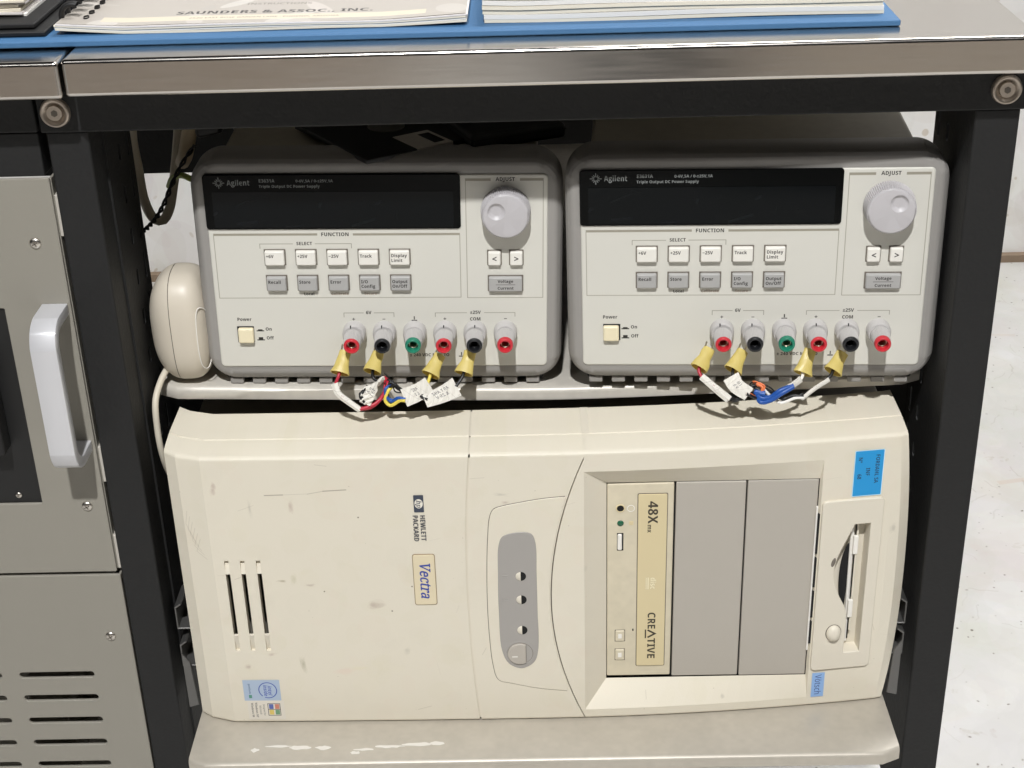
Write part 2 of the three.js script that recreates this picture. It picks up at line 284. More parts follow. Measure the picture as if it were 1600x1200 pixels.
// ------------------------------------------------------------------ power supplies
const KP = 8, PW = 209.5, PH = 129.5;
const psuText = (face, base) => canvasTex(Math.round(PW * KP), Math.round(PH * KP), (x, w, h) => {
  x.fillStyle = base; x.fillRect(0, 0, w, h);
  const X = (a) => (a + PW / 2) * KP, Y = (b) => (PH / 2 - b) * KP;
  const T = (s, a, b, mm, col = '#2b2a28', al = 'center', wt = 'bold') => { x.font = `${wt} ${mm * KP * 1.13}px sans-serif`; x.textAlign = al; x.textBaseline = 'middle'; x.fillStyle = col; x.fillText(s, X(a), Y(b)); };
  if (face) {
    const L = (pts, lw, col) => { x.strokeStyle = col; x.lineWidth = lw * KP; x.beginPath(); pts.forEach(([a, b], i) => (i ? x.lineTo(X(a), Y(b)) : x.moveTo(X(a), Y(b)))); x.stroke(); };
    const g = '#aaa69c', g2 = '#b9b5ab';
    L([[-101.7, 26], [-101.7, -16.4], [50.5, -16.4], [50.5, 26]], 0.4, g2); L([[-101.8, 26.3], [-37.5, 26.3]], 1.5, g2); L([[-15.5, 26.2], [50.6, 26.2]], 1.5, g2);
    L([[54.6, 61], [54.6, -16.8], [102, -16.8], [102, 61]], 0.4, g2); L([[54.4, 61.4], [70, 61.4]], 1.7, g2); L([[87.8, 61.4], [102.2, 61.4]], 1.7, g2);
    T('FUNCTION', -26.6, 26.2, 3.0); T('ADJUST', 78.9, 61.6, 3.0); T('SELECT', -46, 20.3, 2.6);
    L([[-73.6, 17], [-73.6, 20.1], [-53, 20.1]], 0.35, g); L([[-39.4, 20.1], [-16.8, 20.1], [-16.8, 17]], 0.35, g);
    T('Local', -45.1, -13.7, 2.4); T('Calibrate', -25.7, -13.7, 2.2, '#cbb9ae'); T('Secure', -6.4, -13.7, 2.2, '#cbb9ae');
    T('Power', -87.5, -31.1, 2.7); T('On', -74.6, -38, 2.7, '#2b2a28', 'left'); T('Off', -74.4, -44.3, 2.7, '#2b2a28', 'left');
    x.fillStyle = '#2b2a28';
    const sym = (a, b, hgt) => { x.fillRect(X(a - 2.4), Y(b - 0.7), 4.8 * KP, 0.7 * KP); x.fillRect(X(a - 1.4), Y(b - 0.7 + hgt), 2.8 * KP, hgt * KP); };
    sym(-77.9, -38.2, 0.7); sym(-77.9, -44.6, 1.6);
    T('6V', -8.3, -26.7, 2.7); L([[-24, -30], [-24, -27], [-11.5, -27]], 0.35, g); L([[-5, -27], [7.7, -27], [7.7, -30]], 0.35, g);
    T('±25V', 59.3, -26.9, 2.7); L([[33.9, -30], [33.9, -27.2], [54, -27.2]], 0.35, g); L([[64.8, -27.2], [84.4, -27.2], [84.4, -30]], 0.35, g);
    T('+', -18, -31.4, 3.4); T('−', 1.2, -31.4, 3.4); T('+', 39.9, -31.4, 3.4); T('COM', 59.2, -31.5, 2.7); T('−', 78.4, -31.4, 3.4);
    const gnd = (a, b) => { x.fillStyle = '#2b2a28'; x.fillRect(X(a - 1.7), Y(b - 0.6), 3.4 * KP, 0.7 * KP); x.fillRect(X(a - 0.3), Y(b + 1.9), 0.6 * KP, 2.2 * KP); };
    gnd(20.5, -31.4); gnd(50, -56.8);
    T('± 240 VDC MAX TO', 29.5, -56.7, 2.6);
  } else {                                                            // legends on the keys
    const t = (s, a, b) => T(s, a - 5.2, b, 2.5, '#33312f', 'left');
    ['+6V', '+25V', '−25V', 'Track'].forEach((s, i) => t(s, -64.7 + 19.42 * i, 13)); t('Display', 12.9, 13.2); t('Limit', 12.9, 10);
    t('Recall', -64.7, -4.4); t('Store', -45.2, -4.4); t('Error', -25.8, -4.4); t('I/O', -6.5, -4.2); t('Config', -6.5, -7.4); t('Output', 12.9, -4.2); t('On/Off', 12.9, -7.4);
    T('Voltage', 78.6, -4.4, 2.4, '#33312f'); T('Current', 78.6, -9.0, 2.4, '#33312f'); x.fillStyle = '#55524e'; x.fillRect(X(72.5), Y(-6.6), 12.2 * KP, 0.25 * KP);
    T('<', 71.8, 10.7, 5, '#222'); T('>', 85.4, 10.7, 5, '#222');
  }
});
const panelMat = std('#d2d0c7', 0.5, { map: psuText(true, '#ffffff') });
const keyMap = psuText(false, '#ffffff');
const keyWhite = std('#e6e3db', 0.45, { map: keyMap }), keyGrey = std('#a9a8a6', 0.45, { map: keyMap });
const dispMat = new THREE.MeshPhysicalMaterial({ color: 0xffffff, roughness: 0.14, specularIntensity: 0.2, map: canvasTex(1256, 288, (x, w, h) => {
  x.fillStyle = '#050606'; x.fillRect(0, 0, w, h); const k = 8, X = (a) => (a + 105.5) * k, Y = (b) => (65.6 - b) * k;
  x.strokeStyle = x.fillStyle = '#8a8d8c'; x.lineWidth = 4.2; x.lineCap = 'round';
  for (let i = 0; i < 12; i++) { const a = i / 12 * Math.PI * 2, r1 = i % 3 ? 20 : 27; x.beginPath(); x.moveTo(X(-95.3) + 10 * Math.cos(a), Y(60.2) + 10 * Math.sin(a)); x.lineTo(X(-95.3) + r1 * Math.cos(a), Y(60.2) + r1 * Math.sin(a)); x.stroke(); }
  x.textBaseline = 'middle'; x.font = 'bold 37px sans-serif'; x.fillText('Agilent', X(-90.4), Y(60.2), 112);
  x.font = 'bold 23px sans-serif'; x.fillText('E3631A', X(-71), Y(61.4), 108); x.font = 'bold 20px sans-serif'; x.fillText('0-6V,5A / 0-±25V,1A', X(-48.5), Y(61.4), 216); x.fillText('Triple Output DC Power Supply', X(-71), Y(58), 340);
}) });
const lensMat = new THREE.MeshPhysicalMaterial({ map: canvasTex(1176, 184, (x, w, h) => { x.fillStyle = '#05080a'; x.fillRect(0, 0, w, h); for (let i = 0; i < 130; i++) { x.fillStyle = `rgba(150,155,150,${rr(0.05, 0.35)})`; x.beginPath(); x.ellipse(rr(0, w), rnd() < 0.6 ? h - rr(1, 14) : rr(0, h), rr(0.5, 2.2), rr(0.5, 1.4), 0, 0, 7); x.fill(); } for (let i = 0; i < 14; i++) { x.strokeStyle = `rgba(90,105,110,${rr(0.03, 0.1)})`; x.lineWidth = rr(1, 14); const a = rr(0, w), b = rr(0, h); x.beginPath(); x.moveTo(a, b); x.lineTo(a + rr(-120, 120), b + rr(-50, 50)); x.stroke(); } }), roughness: 0.07, specularIntensity: 0.28 });

const bumperGeo = (() => {
  const s = rrShape(-114.3, -75.8, 114.3, 75, 19); s.holes.push(rrShape(-97, -57, 97, 57, 2, THREE.Path));
  return toCreasedNormals(plate(s, 32, 8, 5, 12), 0.6);
})();
const panelGeo = planarUV(plate(rrShape(-104.9, -64.9, 104.9, 64.9, 3), 4, 1.1, 3), -PW / 2, -PH / 2, PW, PH);
const knobBody = (() => {
  const n = 144, s = new THREE.Shape();
  for (let i = 0; i <= n; i++) { const a = i / n * Math.PI * 2, r = (i % 2 ? 15.5 : 14.9) * S; i ? s.lineTo(r * Math.cos(a), r * Math.sin(a)) : s.moveTo(r, 0); }
  const g = new THREE.ExtrudeGeometry(s, { depth: 10 * S, bevelEnabled: false }); const p = g.attributes.position;
  for (let i = 0; i < p.count; i++) if (p.getZ(i) > 5 * S) { p.setX(i, p.getX(i) * 0.945); p.setY(i, p.getY(i) * 0.945); }
  g.computeVertexNormals(); return g;
})();
const knobFace = (() => {
  const lathe = new THREE.LatheGeometry([[0, -1], [13.6, -1], [14.1, 0], [13.9, 0.9], [13.2, 1.5], [11, 1.9], [0, 2.2]].map(([r, z]) => new THREE.Vector2(r * S, z * S)), 72); lathe.rotateX(Math.PI / 2);
  const a = new Brush(mergeVertices(lathe)), b = new Brush(new THREE.SphereGeometry(7 * S, 40, 28)); b.position.set(6.6 * S, 0, 6.4 * S); b.updateMatrixWorld(); a.updateMatrixWorld();
  const ev = new Evaluator(); ev.attributes = ['position', 'normal']; ev.useGroups = false; const r = ev.evaluate(a, b, SUBTRACTION).geometry; r.deleteAttribute('uv'); return toCreasedNormals(r, 0.5);
})();
const keyGeo = (w, h) => rbox(w, h, 4, 0.9, 2);
const capGeo = (() => { const g = new THREE.LatheGeometry([[0, -9], [3.0, -9], [3.1, -0.8], [3.5, -0.1], [4.3, 0], [4.8, -0.4], [5.0, -1.2], [5.0, -3.4], [4.6, -3.6]].map(([r, z]) => new THREE.Vector2(r * S, z * S)), 36); g.rotateX(Math.PI / 2); return toCreasedNormals(g, 0.6); })();
const knurl = (() => { const n = 72, s = new THREE.Shape(); for (let i = 0; i <= n; i++) { const a = i / n * Math.PI * 2, r = (i % 2 ? 5.85 : 5.55) * S; i ? s.lineTo(r * Math.cos(a), r * Math.sin(a)) : s.moveTo(r, 0); } s.holes.push(new THREE.Path().absarc(0, 0, 4.4 * S, 0, Math.PI * 2)); const g = new THREE.ExtrudeGeometry(s, { depth: 12 * S, bevelEnabled: false }); const p = g.attributes.position; for (let i = 0; i < p.count; i++) if (p.getZ(i) > 6 * S) { p.setX(i, p.getX(i) * 0.9); p.setY(i, p.getY(i) * 0.9); } g.computeVertexNormals(); return g; })();
const collarGeo = (() => { const g = new THREE.LatheGeometry([[0, 0], [7.4, 0], [7.4, 4.5], [7.1, 6.6], [6.5, 7.4], [5.2, 7.6], [0, 7.6]].map(([r, z]) => new THREE.Vector2(r * S, z * S)), 40); g.rotateX(Math.PI / 2); return toCreasedNormals(g, 0.6); })();

function powerSupply(label, pos, yaw, roll, knobAngle, pressed, feet) {
  const e = new THREE.Euler(0, yaw, roll, 'YXZ'); const off = new THREE.Vector3(0, -80, 0).applyEuler(e);
  const t = thing('power_supply', label, 'power supply', [pos[0] + off.x, pos[1] + off.y, pos[2] + off.z], 'bench power supplies on the upper shelf');
  t.rotation.copy(e);
  const O = (x, y, z) => [x, y + 80, z];
  put(t, 'bumper', bumperGeo, M.bumper, O(0, 0, -0.9));
  const fp = put(t, 'front_panel', panelGeo, panelMat, O(0, 0, 0));
  put(t, 'panel_backing', box(196, 116, 4), M.psuPanelEdge, O(0, 0, -7));
  const ch = put(t, 'case', metreUV(rbox(199, 137, 325, 3, 3), 3), M.chassis, O(0, -0.5, -187));
  const d = put(t, 'display_window', planarUV(plate(rrShape(-105.2, 30, 51.4, 65.3, 2.2), 1.4, 0.3), -105.5, 29.6, 157, 36), dispMat, O(0, 0, 0.9));
  put(d, 'display_lens', box(147, 23, 0.8), lensMat, [-26.5, 43, -0.1]);
  // knob
  const k = put(t, 'adjust_knob', knobBody, M.knob, O(79, 41.8, 0.3)); 
  put(k, 'knob_cap', knobFace, M.knob, [0, 0, 10], [0, 0, knobAngle]);
  const keyAt = (x, y, w, h, mat) => { const g = keyGeo(w, h).clone(); g.translate(x * S, y * S, 0); planarUV(g, -PW / 2, -PH / 2, PW, PH); g.translate(-x * S, -y * S, 0); const b = put(t, 'key', g, mat, O(x, y, 1.2)); put(b, 'key_well', rbox(w + 1.3, h + 1.3, 0.5, 0.2), M.mouseDark, [0, 0, -1.0]); };
  for (let i = 0; i < 5; i++) { keyAt(-64.7 + 19.42 * i, 11.4, 12.2, 9.4, keyWhite); keyAt(-64.7 + 19.42 * i, -5.9, 12.2, 9.4, keyGrey); }
  keyAt(71.8, 10.6, 7.8, 9, keyWhite); keyAt(85.4, 10.6, 7.8, 9, keyWhite); keyAt(78.6, -6.7, 21, 9.6, keyGrey);
  const pw = put(t, 'power_switch', rbox(9.8, 10, 5, 1.1, 3), std('#eadfbe', 0.4), O(-86.8, -41.6, 1.0)); 
  put(pw, 'switch_well', rbox(10.7, 11, 0.5, 0.2), M.hole, [pressed, 0.2, -0.75]);
  // binding posts
  const cols = [M.red, M.blackPost, M.green, M.red, M.blackPost, M.red], labs = ['red', 'black', 'green', 'red', 'black', 'red'];
  cols.forEach((m, i) => {
    const x = -17.8 + 19.2 * i, c = put(t, 'binding_post', collarGeo, M.postGrey, O(x, -39.9, 0)); c.userData.label = labs[i] + ' tipped binding post';
    const loose = i === 2 || i === 5 ? 0 : 1;
    put(c, 'thumb_nut', knurl, M.postGrey, [0, 0, 7.6 + 1.6 * loose]);
    if (loose) { put(c, 'stud', cyl(2.4, 2.4, 3, 20), M.brass, [0, 0, 8.2]); put(c, 'collar_notch', rbox(0.7, 2.6, 0.9, 0.2), M.hole, [-1.6 + 0.4 * i, 6.0, 7.1]); }
    put(c, 'coloured_tip', capGeo, m, [0, 0, 23]);
    put(c, 'contact_sleeve', (() => { const g = new THREE.LatheGeometry([[2.1, -8], [2.1, -3.4], [2.6, -3.4]].map(([r, z]) => new THREE.Vector2(r * S, z * S)), 24); g.rotateX(Math.PI / 2); return g; })(), m === M.blackPost ? M.blackPost : M.brass, [0, 0, 22.6]);
  });
  // ventilation tabs below the bumper
  put(t, 'bottom_tray', rbox(206, 2.6, 40, 1.2), M.blackSmooth, O(0, -77.4, -31));
  for (let i = 0; i < 14; i++) put(t, 'foot_tab', rbox(8.6, 4.2, 30, 0.8), M.bumper, O(-97 + 14.45 * i + (i > 6 ? 5 : 0), -77.6, -20.5));
  for (const x of [-80, 80]) for (const z of [-62, -310]) { const g = cyl(7, 7, 12 + feet, 20); g.rotateX(Math.PI / 2); put(t, 'rubber_foot', g, M.dark, O(x, -74 - feet / 2, z)); }
  return t;
}
const R = THREE.MathUtils.degToRad;
powerSupply('grey and beige bench power supply beside the beige mouse, floppy disk on its case', [-97.27, 741.35, 0], R(0.25), R(-1.25), R(150), -0.35, 1.5);
powerSupply('grey and beige bench power supply turned askew, overhanging the shelf beside the bare rack post', [133.07, 744.78, 16.53], R(-3.91), R(0.56), R(52), 0.4, 4.2);

// ------------------------------------------------------------------ leads on the power supplies
const LINES = {
L1s:[[-121.0,693.5,9.0],[-121.9,691.6,11.0],[-124.9,682.5,21.0]],L1w:[[-124.7,683.7,20.0],[-125.8,680.7,23.0],[-127.2,678.2,27.0]],L1f:[[-127.6,678.7,27.0],[-125.8,672.9,29.0],[-119.2,667.4,31.0],[-112.2,661.8,32.0]],L1w2:[[-113.4,662.3,32.0],[-106.1,663.9,31.0],[-99.7,667.2,28.0],[-94.7,675.8,22.0],[-97.6,676.4,16.0]],
L2s:[[-100.4,692.5,9.0],[-101.1,690.5,11.0],[-104.4,683.2,21.0]],L2w:[[-104.0,684.1,20.0],[-103.8,679.6,22.0],[-100.1,677.8,24.0]],L2f:[[-97.6,678.7,24.0],[-103.0,676.8,28.0],[-106.8,671.6,31.0],[-109.1,666.3,32.0]],L2w2:[[-109.0,667.2,32.0],[-111.7,670.9,31.0],[-110.4,673.4,29.0],[-105.9,674.0,25.0]],
L3s:[[-60.6,689.8,9.0],[-62.4,687.8,11.0],[-67.8,680.1,21.0]],L3w:[[-67.4,680.9,20.0],[-68.3,678.3,22.0],[-69.8,675.0,26.0]],L3f:[[-68.2,675.8,26.0],[-76.3,671.7,29.0],[-84.4,669.3,31.0]],L3w2:[[-83.2,668.3,31.0],[-88.1,668.8,30.0],[-92.4,666.1,29.0],[-95.5,668.9,28.0],[-95.7,673.8,26.0],[-92.2,674.5,24.0]],
L4s:[[-41.1,691.1,9.0],[-42.7,689.4,11.0],[-46.5,680.5,21.0]],L4w:[[-46.4,681.3,20.0],[-47.7,678.3,22.0],[-51.7,674.1,26.0]],L4f:[[-50.9,674.0,26.0],[-59.8,670.4,29.0],[-71.2,666.7,31.0]],L4w2:[[-69.5,668.0,31.0],[-81.0,671.1,26.0],[-88.2,672.6,25.0],[-93.0,676.7,23.0],[-94.6,673.7,25.0],[-89.4,676.9,27.0],[-86.6,671.7,26.0]],
R1s:[[107.6,697.9,26.0],[106.4,695.8,27.0],[99.7,688.0,36.0]],R1w:[[100.2,688.8,35.0],[99.7,686.7,37.0],[101.4,683.8,40.0]],R1f:[[101.0,684.7,40.0],[108.3,678.9,43.0],[118.0,670.3,44.0]],R1w2:[[116.3,672.1,44.0],[122.5,669.7,43.0],[128.5,673.9,41.0],[134.5,677.1,39.0],[138.5,674.0,40.0]],
R2s:[[128.7,696.1,26.0],[127.0,694.0,27.0],[120.7,686.2,36.0]],R2w:[[121.2,687.0,35.0],[120.5,685.4,38.0],[120.7,683.3,40.0]],R2f:[[119.1,684.2,40.0],[122.1,679.5,43.0],[130.1,673.6,44.0]],R2w2:[[128.4,675.0,44.0],[134.4,671.6,42.0],[139.0,676.3,41.0],[135.3,678.0,39.0],[142.5,669.9,41.0]],
R3s:[[170.4,695.5,26.0],[169.1,693.4,27.0],[163.9,682.9,36.0]],R3w:[[164.4,684.2,35.0],[163.3,681.3,38.0],[159.2,678.4,40.0]],R3f:[[162.6,681.4,40.0],[155.8,677.3,42.0],[148.3,674.4,43.0]],R3w2:[[157.7,678.1,42.0],[148.9,675.4,44.0],[144.0,671.5,44.0],[138.3,670.2,43.0],[134.4,673.7,41.0],[140.6,673.2,42.0]],
R4s:[[190.3,693.3,26.0],[189.1,691.1,27.0],[182.4,683.8,36.0]],R4w:[[182.9,684.6,35.0],[181.0,682.2,38.0],[176.9,679.3,40.0]],R4f:[[179.9,680.6,40.0],[171.6,676.0,42.0],[162.8,668.7,43.0]],R4w2:[[164.3,670.5,43.0],[158.1,671.0,42.0],[151.1,668.9,42.0],[144.3,673.5,41.0],[138.4,676.2,40.0]],
};
// a folded paper flag or sleeve: a strip swept along a path, creased across, with thickness
function strip(pts, w0, w1, thick, up, crease = 0.5) {
  const c = new THREE.CatmullRomCurve3(pts.map((p) => V(...p)), false, 'centripetal'), n = 16, m = 6, pos = [], uv = [], idx = [], U = new THREE.Vector3(...up);
  for (let i = 0; i <= n; i++) {
    const t = i / n, p = c.getPoint(t), d = c.getTangent(t), s = U.clone().addScaledVector(d, -U.dot(d)).normalize(), nn = d.clone().cross(s).normalize(), w = (w0 + (w1 - w0) * t) * S;
    for (let side = 0; side < 2; side++) for (let j = 0; j <= m; j++) { const v = j / m - 0.5, k = crease * S * (Math.sin(i * 1.7 + j * 2.1) * 0.6 + Math.cos(j * 3.3 + i * 0.6) * 0.5) * (1 - 0.4 * Math.abs(v)); const q = p.clone().addScaledVector(s, v * w).addScaledVector(nn, k + (side ? thick : -thick) * S * 0.5 * (1 - Math.abs(v) * 1.2)); pos.push(q.x, q.y, q.z); uv.push(t, j / m); }
  }
  const row = 2 * (m + 1);
  for (let i = 0; i < n; i++) { for (let j = 0; j < m; j++) { const a = i * row + j, b = a + row; idx.push(a, b, a + 1, a + 1, b, b + 1); const e = a + m + 1, f = e + row; idx.push(e, e + 1, f, e + 1, f + 1, f); }
    for (const j of [0, m]) { const a = i * row + j, b = a + m + 1, e = a + row, f = b + row; idx.push(a, b, e, b, f, e); } }
  for (const i of [0, n]) for (let j = 0; j < m; j++) { const a = i * row + j, b = a + m + 1; idx.push(a, a + 1, b, a + 1, b + 1, b); }
  const g = new THREE.BufferGeometry(); g.setAttribute('position', new THREE.Float32BufferAttribute(pos, 3)); g.setAttribute('uv', new THREE.Float32BufferAttribute(uv, 2)); g.setIndex(idx); return toCreasedNormals(g, 0.5);
}
const flagMat = (lines, ink = '#4a4a55') => std('#e8e5df', 0.75, { map: canvasTex(256, 128, (x, w, h) => {
  x.fillStyle = '#fbfaf6'; x.fillRect(0, 0, w, h); x.fillStyle = ink; x.font = 'italic 34px sans-serif'; x.textAlign = 'center'; lines.forEach((s, i) => x.fillText(s, w * 0.5, 46 + 36 * i));
  for (let i = 0; i < 8; i++) { x.strokeStyle = `rgba(150,145,140,${rr(0.1, 0.4)})`; x.lineWidth = rr(1, 3); x.beginPath(); x.moveTo(rr(0, w), 0); x.lineTo(rr(0, w), h); x.stroke(); }
}) });
function lead(id, label, wm, wm2, flag, fw, up, r2 = 1.0, crease = 0.5) {
  const [a, b, c] = LINES[id + 's'], t = thing('test_lead', label, 'test lead', c, 'leads with yellow fork terminals');
  const rel = (l) => l.map((p) => [p[0] - c[0], p[1] - c[1], p[2] - c[2]]);
  // flared insulating sleeve, hollow at the wide end
  const A = V(...rel([b])[0]), B = new THREE.Vector3(), len = A.distanceTo(B) / S;
  const g = new THREE.LatheGeometry([[2.0, len], [2.9, len], [3.0, len * 0.8], [3.1, len * 0.55], [3.9, len * 0.28], [4.6, 0.2], [4.5, 0], [4.1, 0], [3.2, len * 0.35], [1.2, len * 0.5]].map(([r, z]) => new THREE.Vector2(r * S, z * S)), 28);
  { const p = g.attributes.position, ph = c[0]; for (let i = 0; i < p.count; i++) { const a = Math.atan2(p.getZ(i), p.getX(i)), yy = p.getY(i) / S, k = 1 + 0.035 * Math.sin(3 * a + ph + yy * 0.5) + 0.03 * Math.sin(2 * a - yy * 0.9 + ph * 2) + 0.02 * Math.sin(yy * 2.6 + ph); p.setX(i, p.getX(i) * k); p.setZ(i, p.getZ(i) * k); } g.computeVertexNormals(); }
  g.scale(1.3, 1.1, 0.85);
  const sl = put(t, 'terminal_sleeve', toCreasedNormals(g, 0.7), M.yellow); sl.quaternion.setFromUnitVectors(new THREE.Vector3(0, 1, 0), A.clone().normalize());
  const ap = rel([a])[0], bp = rel([b])[0];
  for (const s of [-1.5, 1.5]) put(t, 'fork_prong', tube([[bp[0] + s, bp[1] - 1, bp[2]], [bp[0] + s * 1.4, (ap[1] + bp[1]) / 2, (ap[2] + bp[2]) / 2], [ap[0] + s * 1.5, ap[1] + 3.5, ap[2] - 0.5]], 0.55, 8, 8), M.brass);
  put(t, 'wire', tube(rel(LINES[id + 'w']), 1.05, 16), wm);
  put(t, 'label_flag', strip(rel(LINES[id + 'f']), fw[0], fw[1], fw[2], up, crease), flag);
  [M.wireBlack, wm2[0]].forEach((m, i) => { const o = rel(LINES[id + 'w2']).map(([x, y, z], j) => [x + (i ? -2 : 2) * Math.sin(j * 2.3 + i), y + 1.6 * Math.cos(j * 1.7 + 2 * i), z - 1.2 + 1.6 * Math.sin(j * 1.1)]); put(t, 'strand', tube(o, 0.5, 50, 7), m); });
  wm2.forEach((m, i) => { const o = rel(LINES[id + 'w2']).map(([x, y, z], j) => [x + i * 1.6 * Math.sin(j * 1.9), y - i * 1.5 + i * Math.cos(j * 1.3), z + 0.8 * i]); put(t, 'wire', tube(o, r2, 50), m); });
}
const PS1 = 'beside the mouse', PS2 = 'of the askew power supply';
const blank = flagMat(['. o : .'], '#b08080'), scr1 = flagMat(['A9 I', '6 V']), ast1 = flagMat(['A9Z', 'L L']), ast2 = flagMat(['A9 T A9Z', '& 25 V']);
lead('L1', 'red lead in white sleeve on the 6V plus post of the supply ' + PS1, M.wireRed, [M.wireRed], blank, [4.4, 3.6, 3.2], [1, 0.6, 0], 1.3, 0.15);
lead('L2', 'lead with crumpled white paper flag on the 6V minus post of supply ' + PS1, M.wireBlack, [M.wireBlack], scr1, [13, 7, 1.4], [0.8, 0.6, -0.1], 0.9, 1.1);
lead('L3', 'yellow lead with flat white label on the 25V post of supply ' + PS1, M.wireYellow, [M.blue, M.wireYellow], ast1, [11, 12, 0.7], [0.5, 1, -0.35], 1.15, 0.5);
lead('L4', 'black lead with flat white label on the COM post of supply ' + PS1, M.wireBlack, [M.wireBlack], ast2, [13, 8.5, 0.7], [0.3, 1, -0.35], 0.8, 0.5);
lead('R1', 'red lead in white sleeve on the 6V plus post ' + PS2, M.wireRed, [M.wireBlack], blank, [4.2, 5, 3.0], [1, 0.6, 0], 1.0, 0.2);
lead('R2', 'lead with written white paper flag on the 6V minus post ' + PS2, M.wireBlack, [M.wireOrange, M.wireBlack], scr1, [10.5, 9, 1.8], [1, 0.7, -0.2], 1.0, 0.6);
lead('R3', 'blue lead with white wrap on the 25V plus post ' + PS2, M.paper, [M.blue, M.blue], flagMat(['']), [5, 3, 1.8], [0.3, 1, 0], 1.5, 0.2);
lead('R4', 'black lead with narrow white wrap on the COM post ' + PS2, M.wireBlack, [M.wireBlack, M.paper], flagMat(['']), [3.2, 2.4, 1.6], [0.3, 1, 0], 1.0, 0.1);

// ------------------------------------------------------------------ computer lying on its side
const pc = thing('desktop_computer', 'yellowed beige tower computer lying on its side on the lower shelf', 'computer', [0, 438.5, 0]);
const zc = (x) => { let z; if (x > 0) z = 64 - 16 * (x / 235) ** 2; else { z = 64 - 2 * (x / 205) ** 2; if (x < -211) z -= (-211 - x) * 0.3; } if (x > 226) z -= ((x - 226) / 10) ** 2 * 5; if (x < -229) z -= ((-229 - x) / 6) ** 2 * 3.5; return z; };
const seamA = (y) => { y = Math.min(y, 647); return -48.1 + (y > 545 ? 0.00047 : 0.00042) * (y - 545) ** 2; };
const seamB = (y) => { y = Math.min(y, 646); return 5.7 + (y > 537 ? 0.00197 : 0.00228) * (y - 537) ** 2; };
const xRight = (y) => 238.5 - (y > 530 ? 6.3 : 11) * ((y - 530) / 100) ** 2;
const BASE = 438.5;
const bezelTex = canvasTex(2048, 960, (x, w, h) => {
  const X = (a) => (a + 240) / 480 * w, Y = (b) => (655 - b) / 225 * h;
  x.fillStyle = '#ffffff'; x.fillRect(0, 0, w, h);
  for (let i = 0; i < 900; i++) { const q = rr(8, 50); x.fillStyle = `rgba(${rnd() < 0.6 ? '232,222,198' : '255,253,248'},${rr(0.01, 0.04)})`; x.beginPath(); x.ellipse(rr(0, w), rr(0, h), q, q * rr(0.3, 1), rr(0, 3), 0, 7); x.fill(); }
  const mark = (a, b, rx, ry, al, col = '120,105,85') => { for (let i = 0; i < 9; i++) { x.fillStyle = `rgba(${col},${al / 11})`; x.beginPath(); x.ellipse(X(a) + rr(-1, 1) * rx * 1.5, Y(b) + rr(-1, 1) * ry * 1.5, rx * rr(1, 4.2), ry * rr(1, 4.2), rr(-0.4, 0.4), 0, 7); x.fill(); } };
  const line = (pts, lw, al, col = '70,58,45') => { x.strokeStyle = `rgba(${col},${al})`; x.lineWidth = lw; x.beginPath(); pts.forEach(([a, b], i) => (i ? x.lineTo(X(a), Y(b)) : x.moveTo(X(a), Y(b)))); x.stroke(); };
  line([[-173, 619], [-161, 619.3]], 2.2, 0.4); line([[-161, 619.3], [-146, 619.8]], 1.0, 0.2); line([[-146, 619.6], [-136, 621.5]], 1.4, 0.28); line([[-136, 621.6], [-121, 622.4]], 2.4, 0.42);
  for (const [a, b] of [[-115, 602], [-84, 549], [-98, 530], [-141, 546]]) { x.fillStyle = 'rgba(60,50,40,0.6)'; x.beginPath(); x.ellipse(X(a), Y(b), 2, 2.3, 0, 0, 7); x.fill(); }
  mark(-168, 554.5, 4, 1, 0.7); mark(-183, 609, 1, 7, 0.25); mark(-157, 610, 1.6, 5, 0.3); mark(-109, 535, 7, 4, 0.35); mark(-160, 488, 2, 8, 0.4); mark(-180, 496, 3, 2, 0.3); mark(-197, 486, 3, 2, 0.3);
  mark(-132, 482, 9, 4, 0.9, '250,248,240'); mark(-122, 484, 12, 2, 0.5, '250,248,240'); mark(-160, 556, 2, 5, 0.2); mark(-150, 551, 4, 1, 0.35); mark(-90, 498, 3, 4, 0.15);
  for (let i = 0; i < 6; i++) line([[-224 + i * 1.3, 606 - i * 4], [-226 + i, 596 - i * 4], [-222 + i * 1.5, 586 - i * 3]], 1.2, 0.16);
  for (let i = 0; i < 60; i++) { const a = rr(-235, 235), b = rr(440, 642); x.fillStyle = `rgba(90,78,62,${rr(0.1, 0.4)})`; x.beginPath(); x.ellipse(X(a), Y(b), rr(0.4, 1.6), rr(0.4, 1.2), 0, 0, 7); x.fill(); }
  for (let i = 0; i < 26; i++) { const a = rr(-235, 235), b = rr(440, 642), L = rr(3, 12), an = rr(-0.4, 0.4) + (rnd() < 0.4 ? 1.5 : 0); line([[a, b], [a + L * Math.cos(an), b + L * Math.sin(an)]], rr(0.5, 1.3), rr(0.05, 0.22)); }
  mark(-25, 617, 5, 1.2, 0.25); mark(-22, 611, 3, 1, 0.3); mark(226, 577, 3, 5, 0.25); mark(120, 451, 2, 2, 0.25); mark(28, 560, 2, 3, 0.12);
  for (const [a, b] of [[-204, 626], [-205, 622]]) mark(a, b, 2, 3, 0.3);
});
const pcMat = std('#ddd6c5', 0.5, { map: bezelTex, bumpMap: grainTex, bumpScale: 0.00003 });
pcMat.bumpMap = grainTex.clone(); pcMat.bumpMap.repeat.set(14, 6.5); pcMat.bumpMap.needsUpdate = true; pcMat.bumpScale = 0.00005;
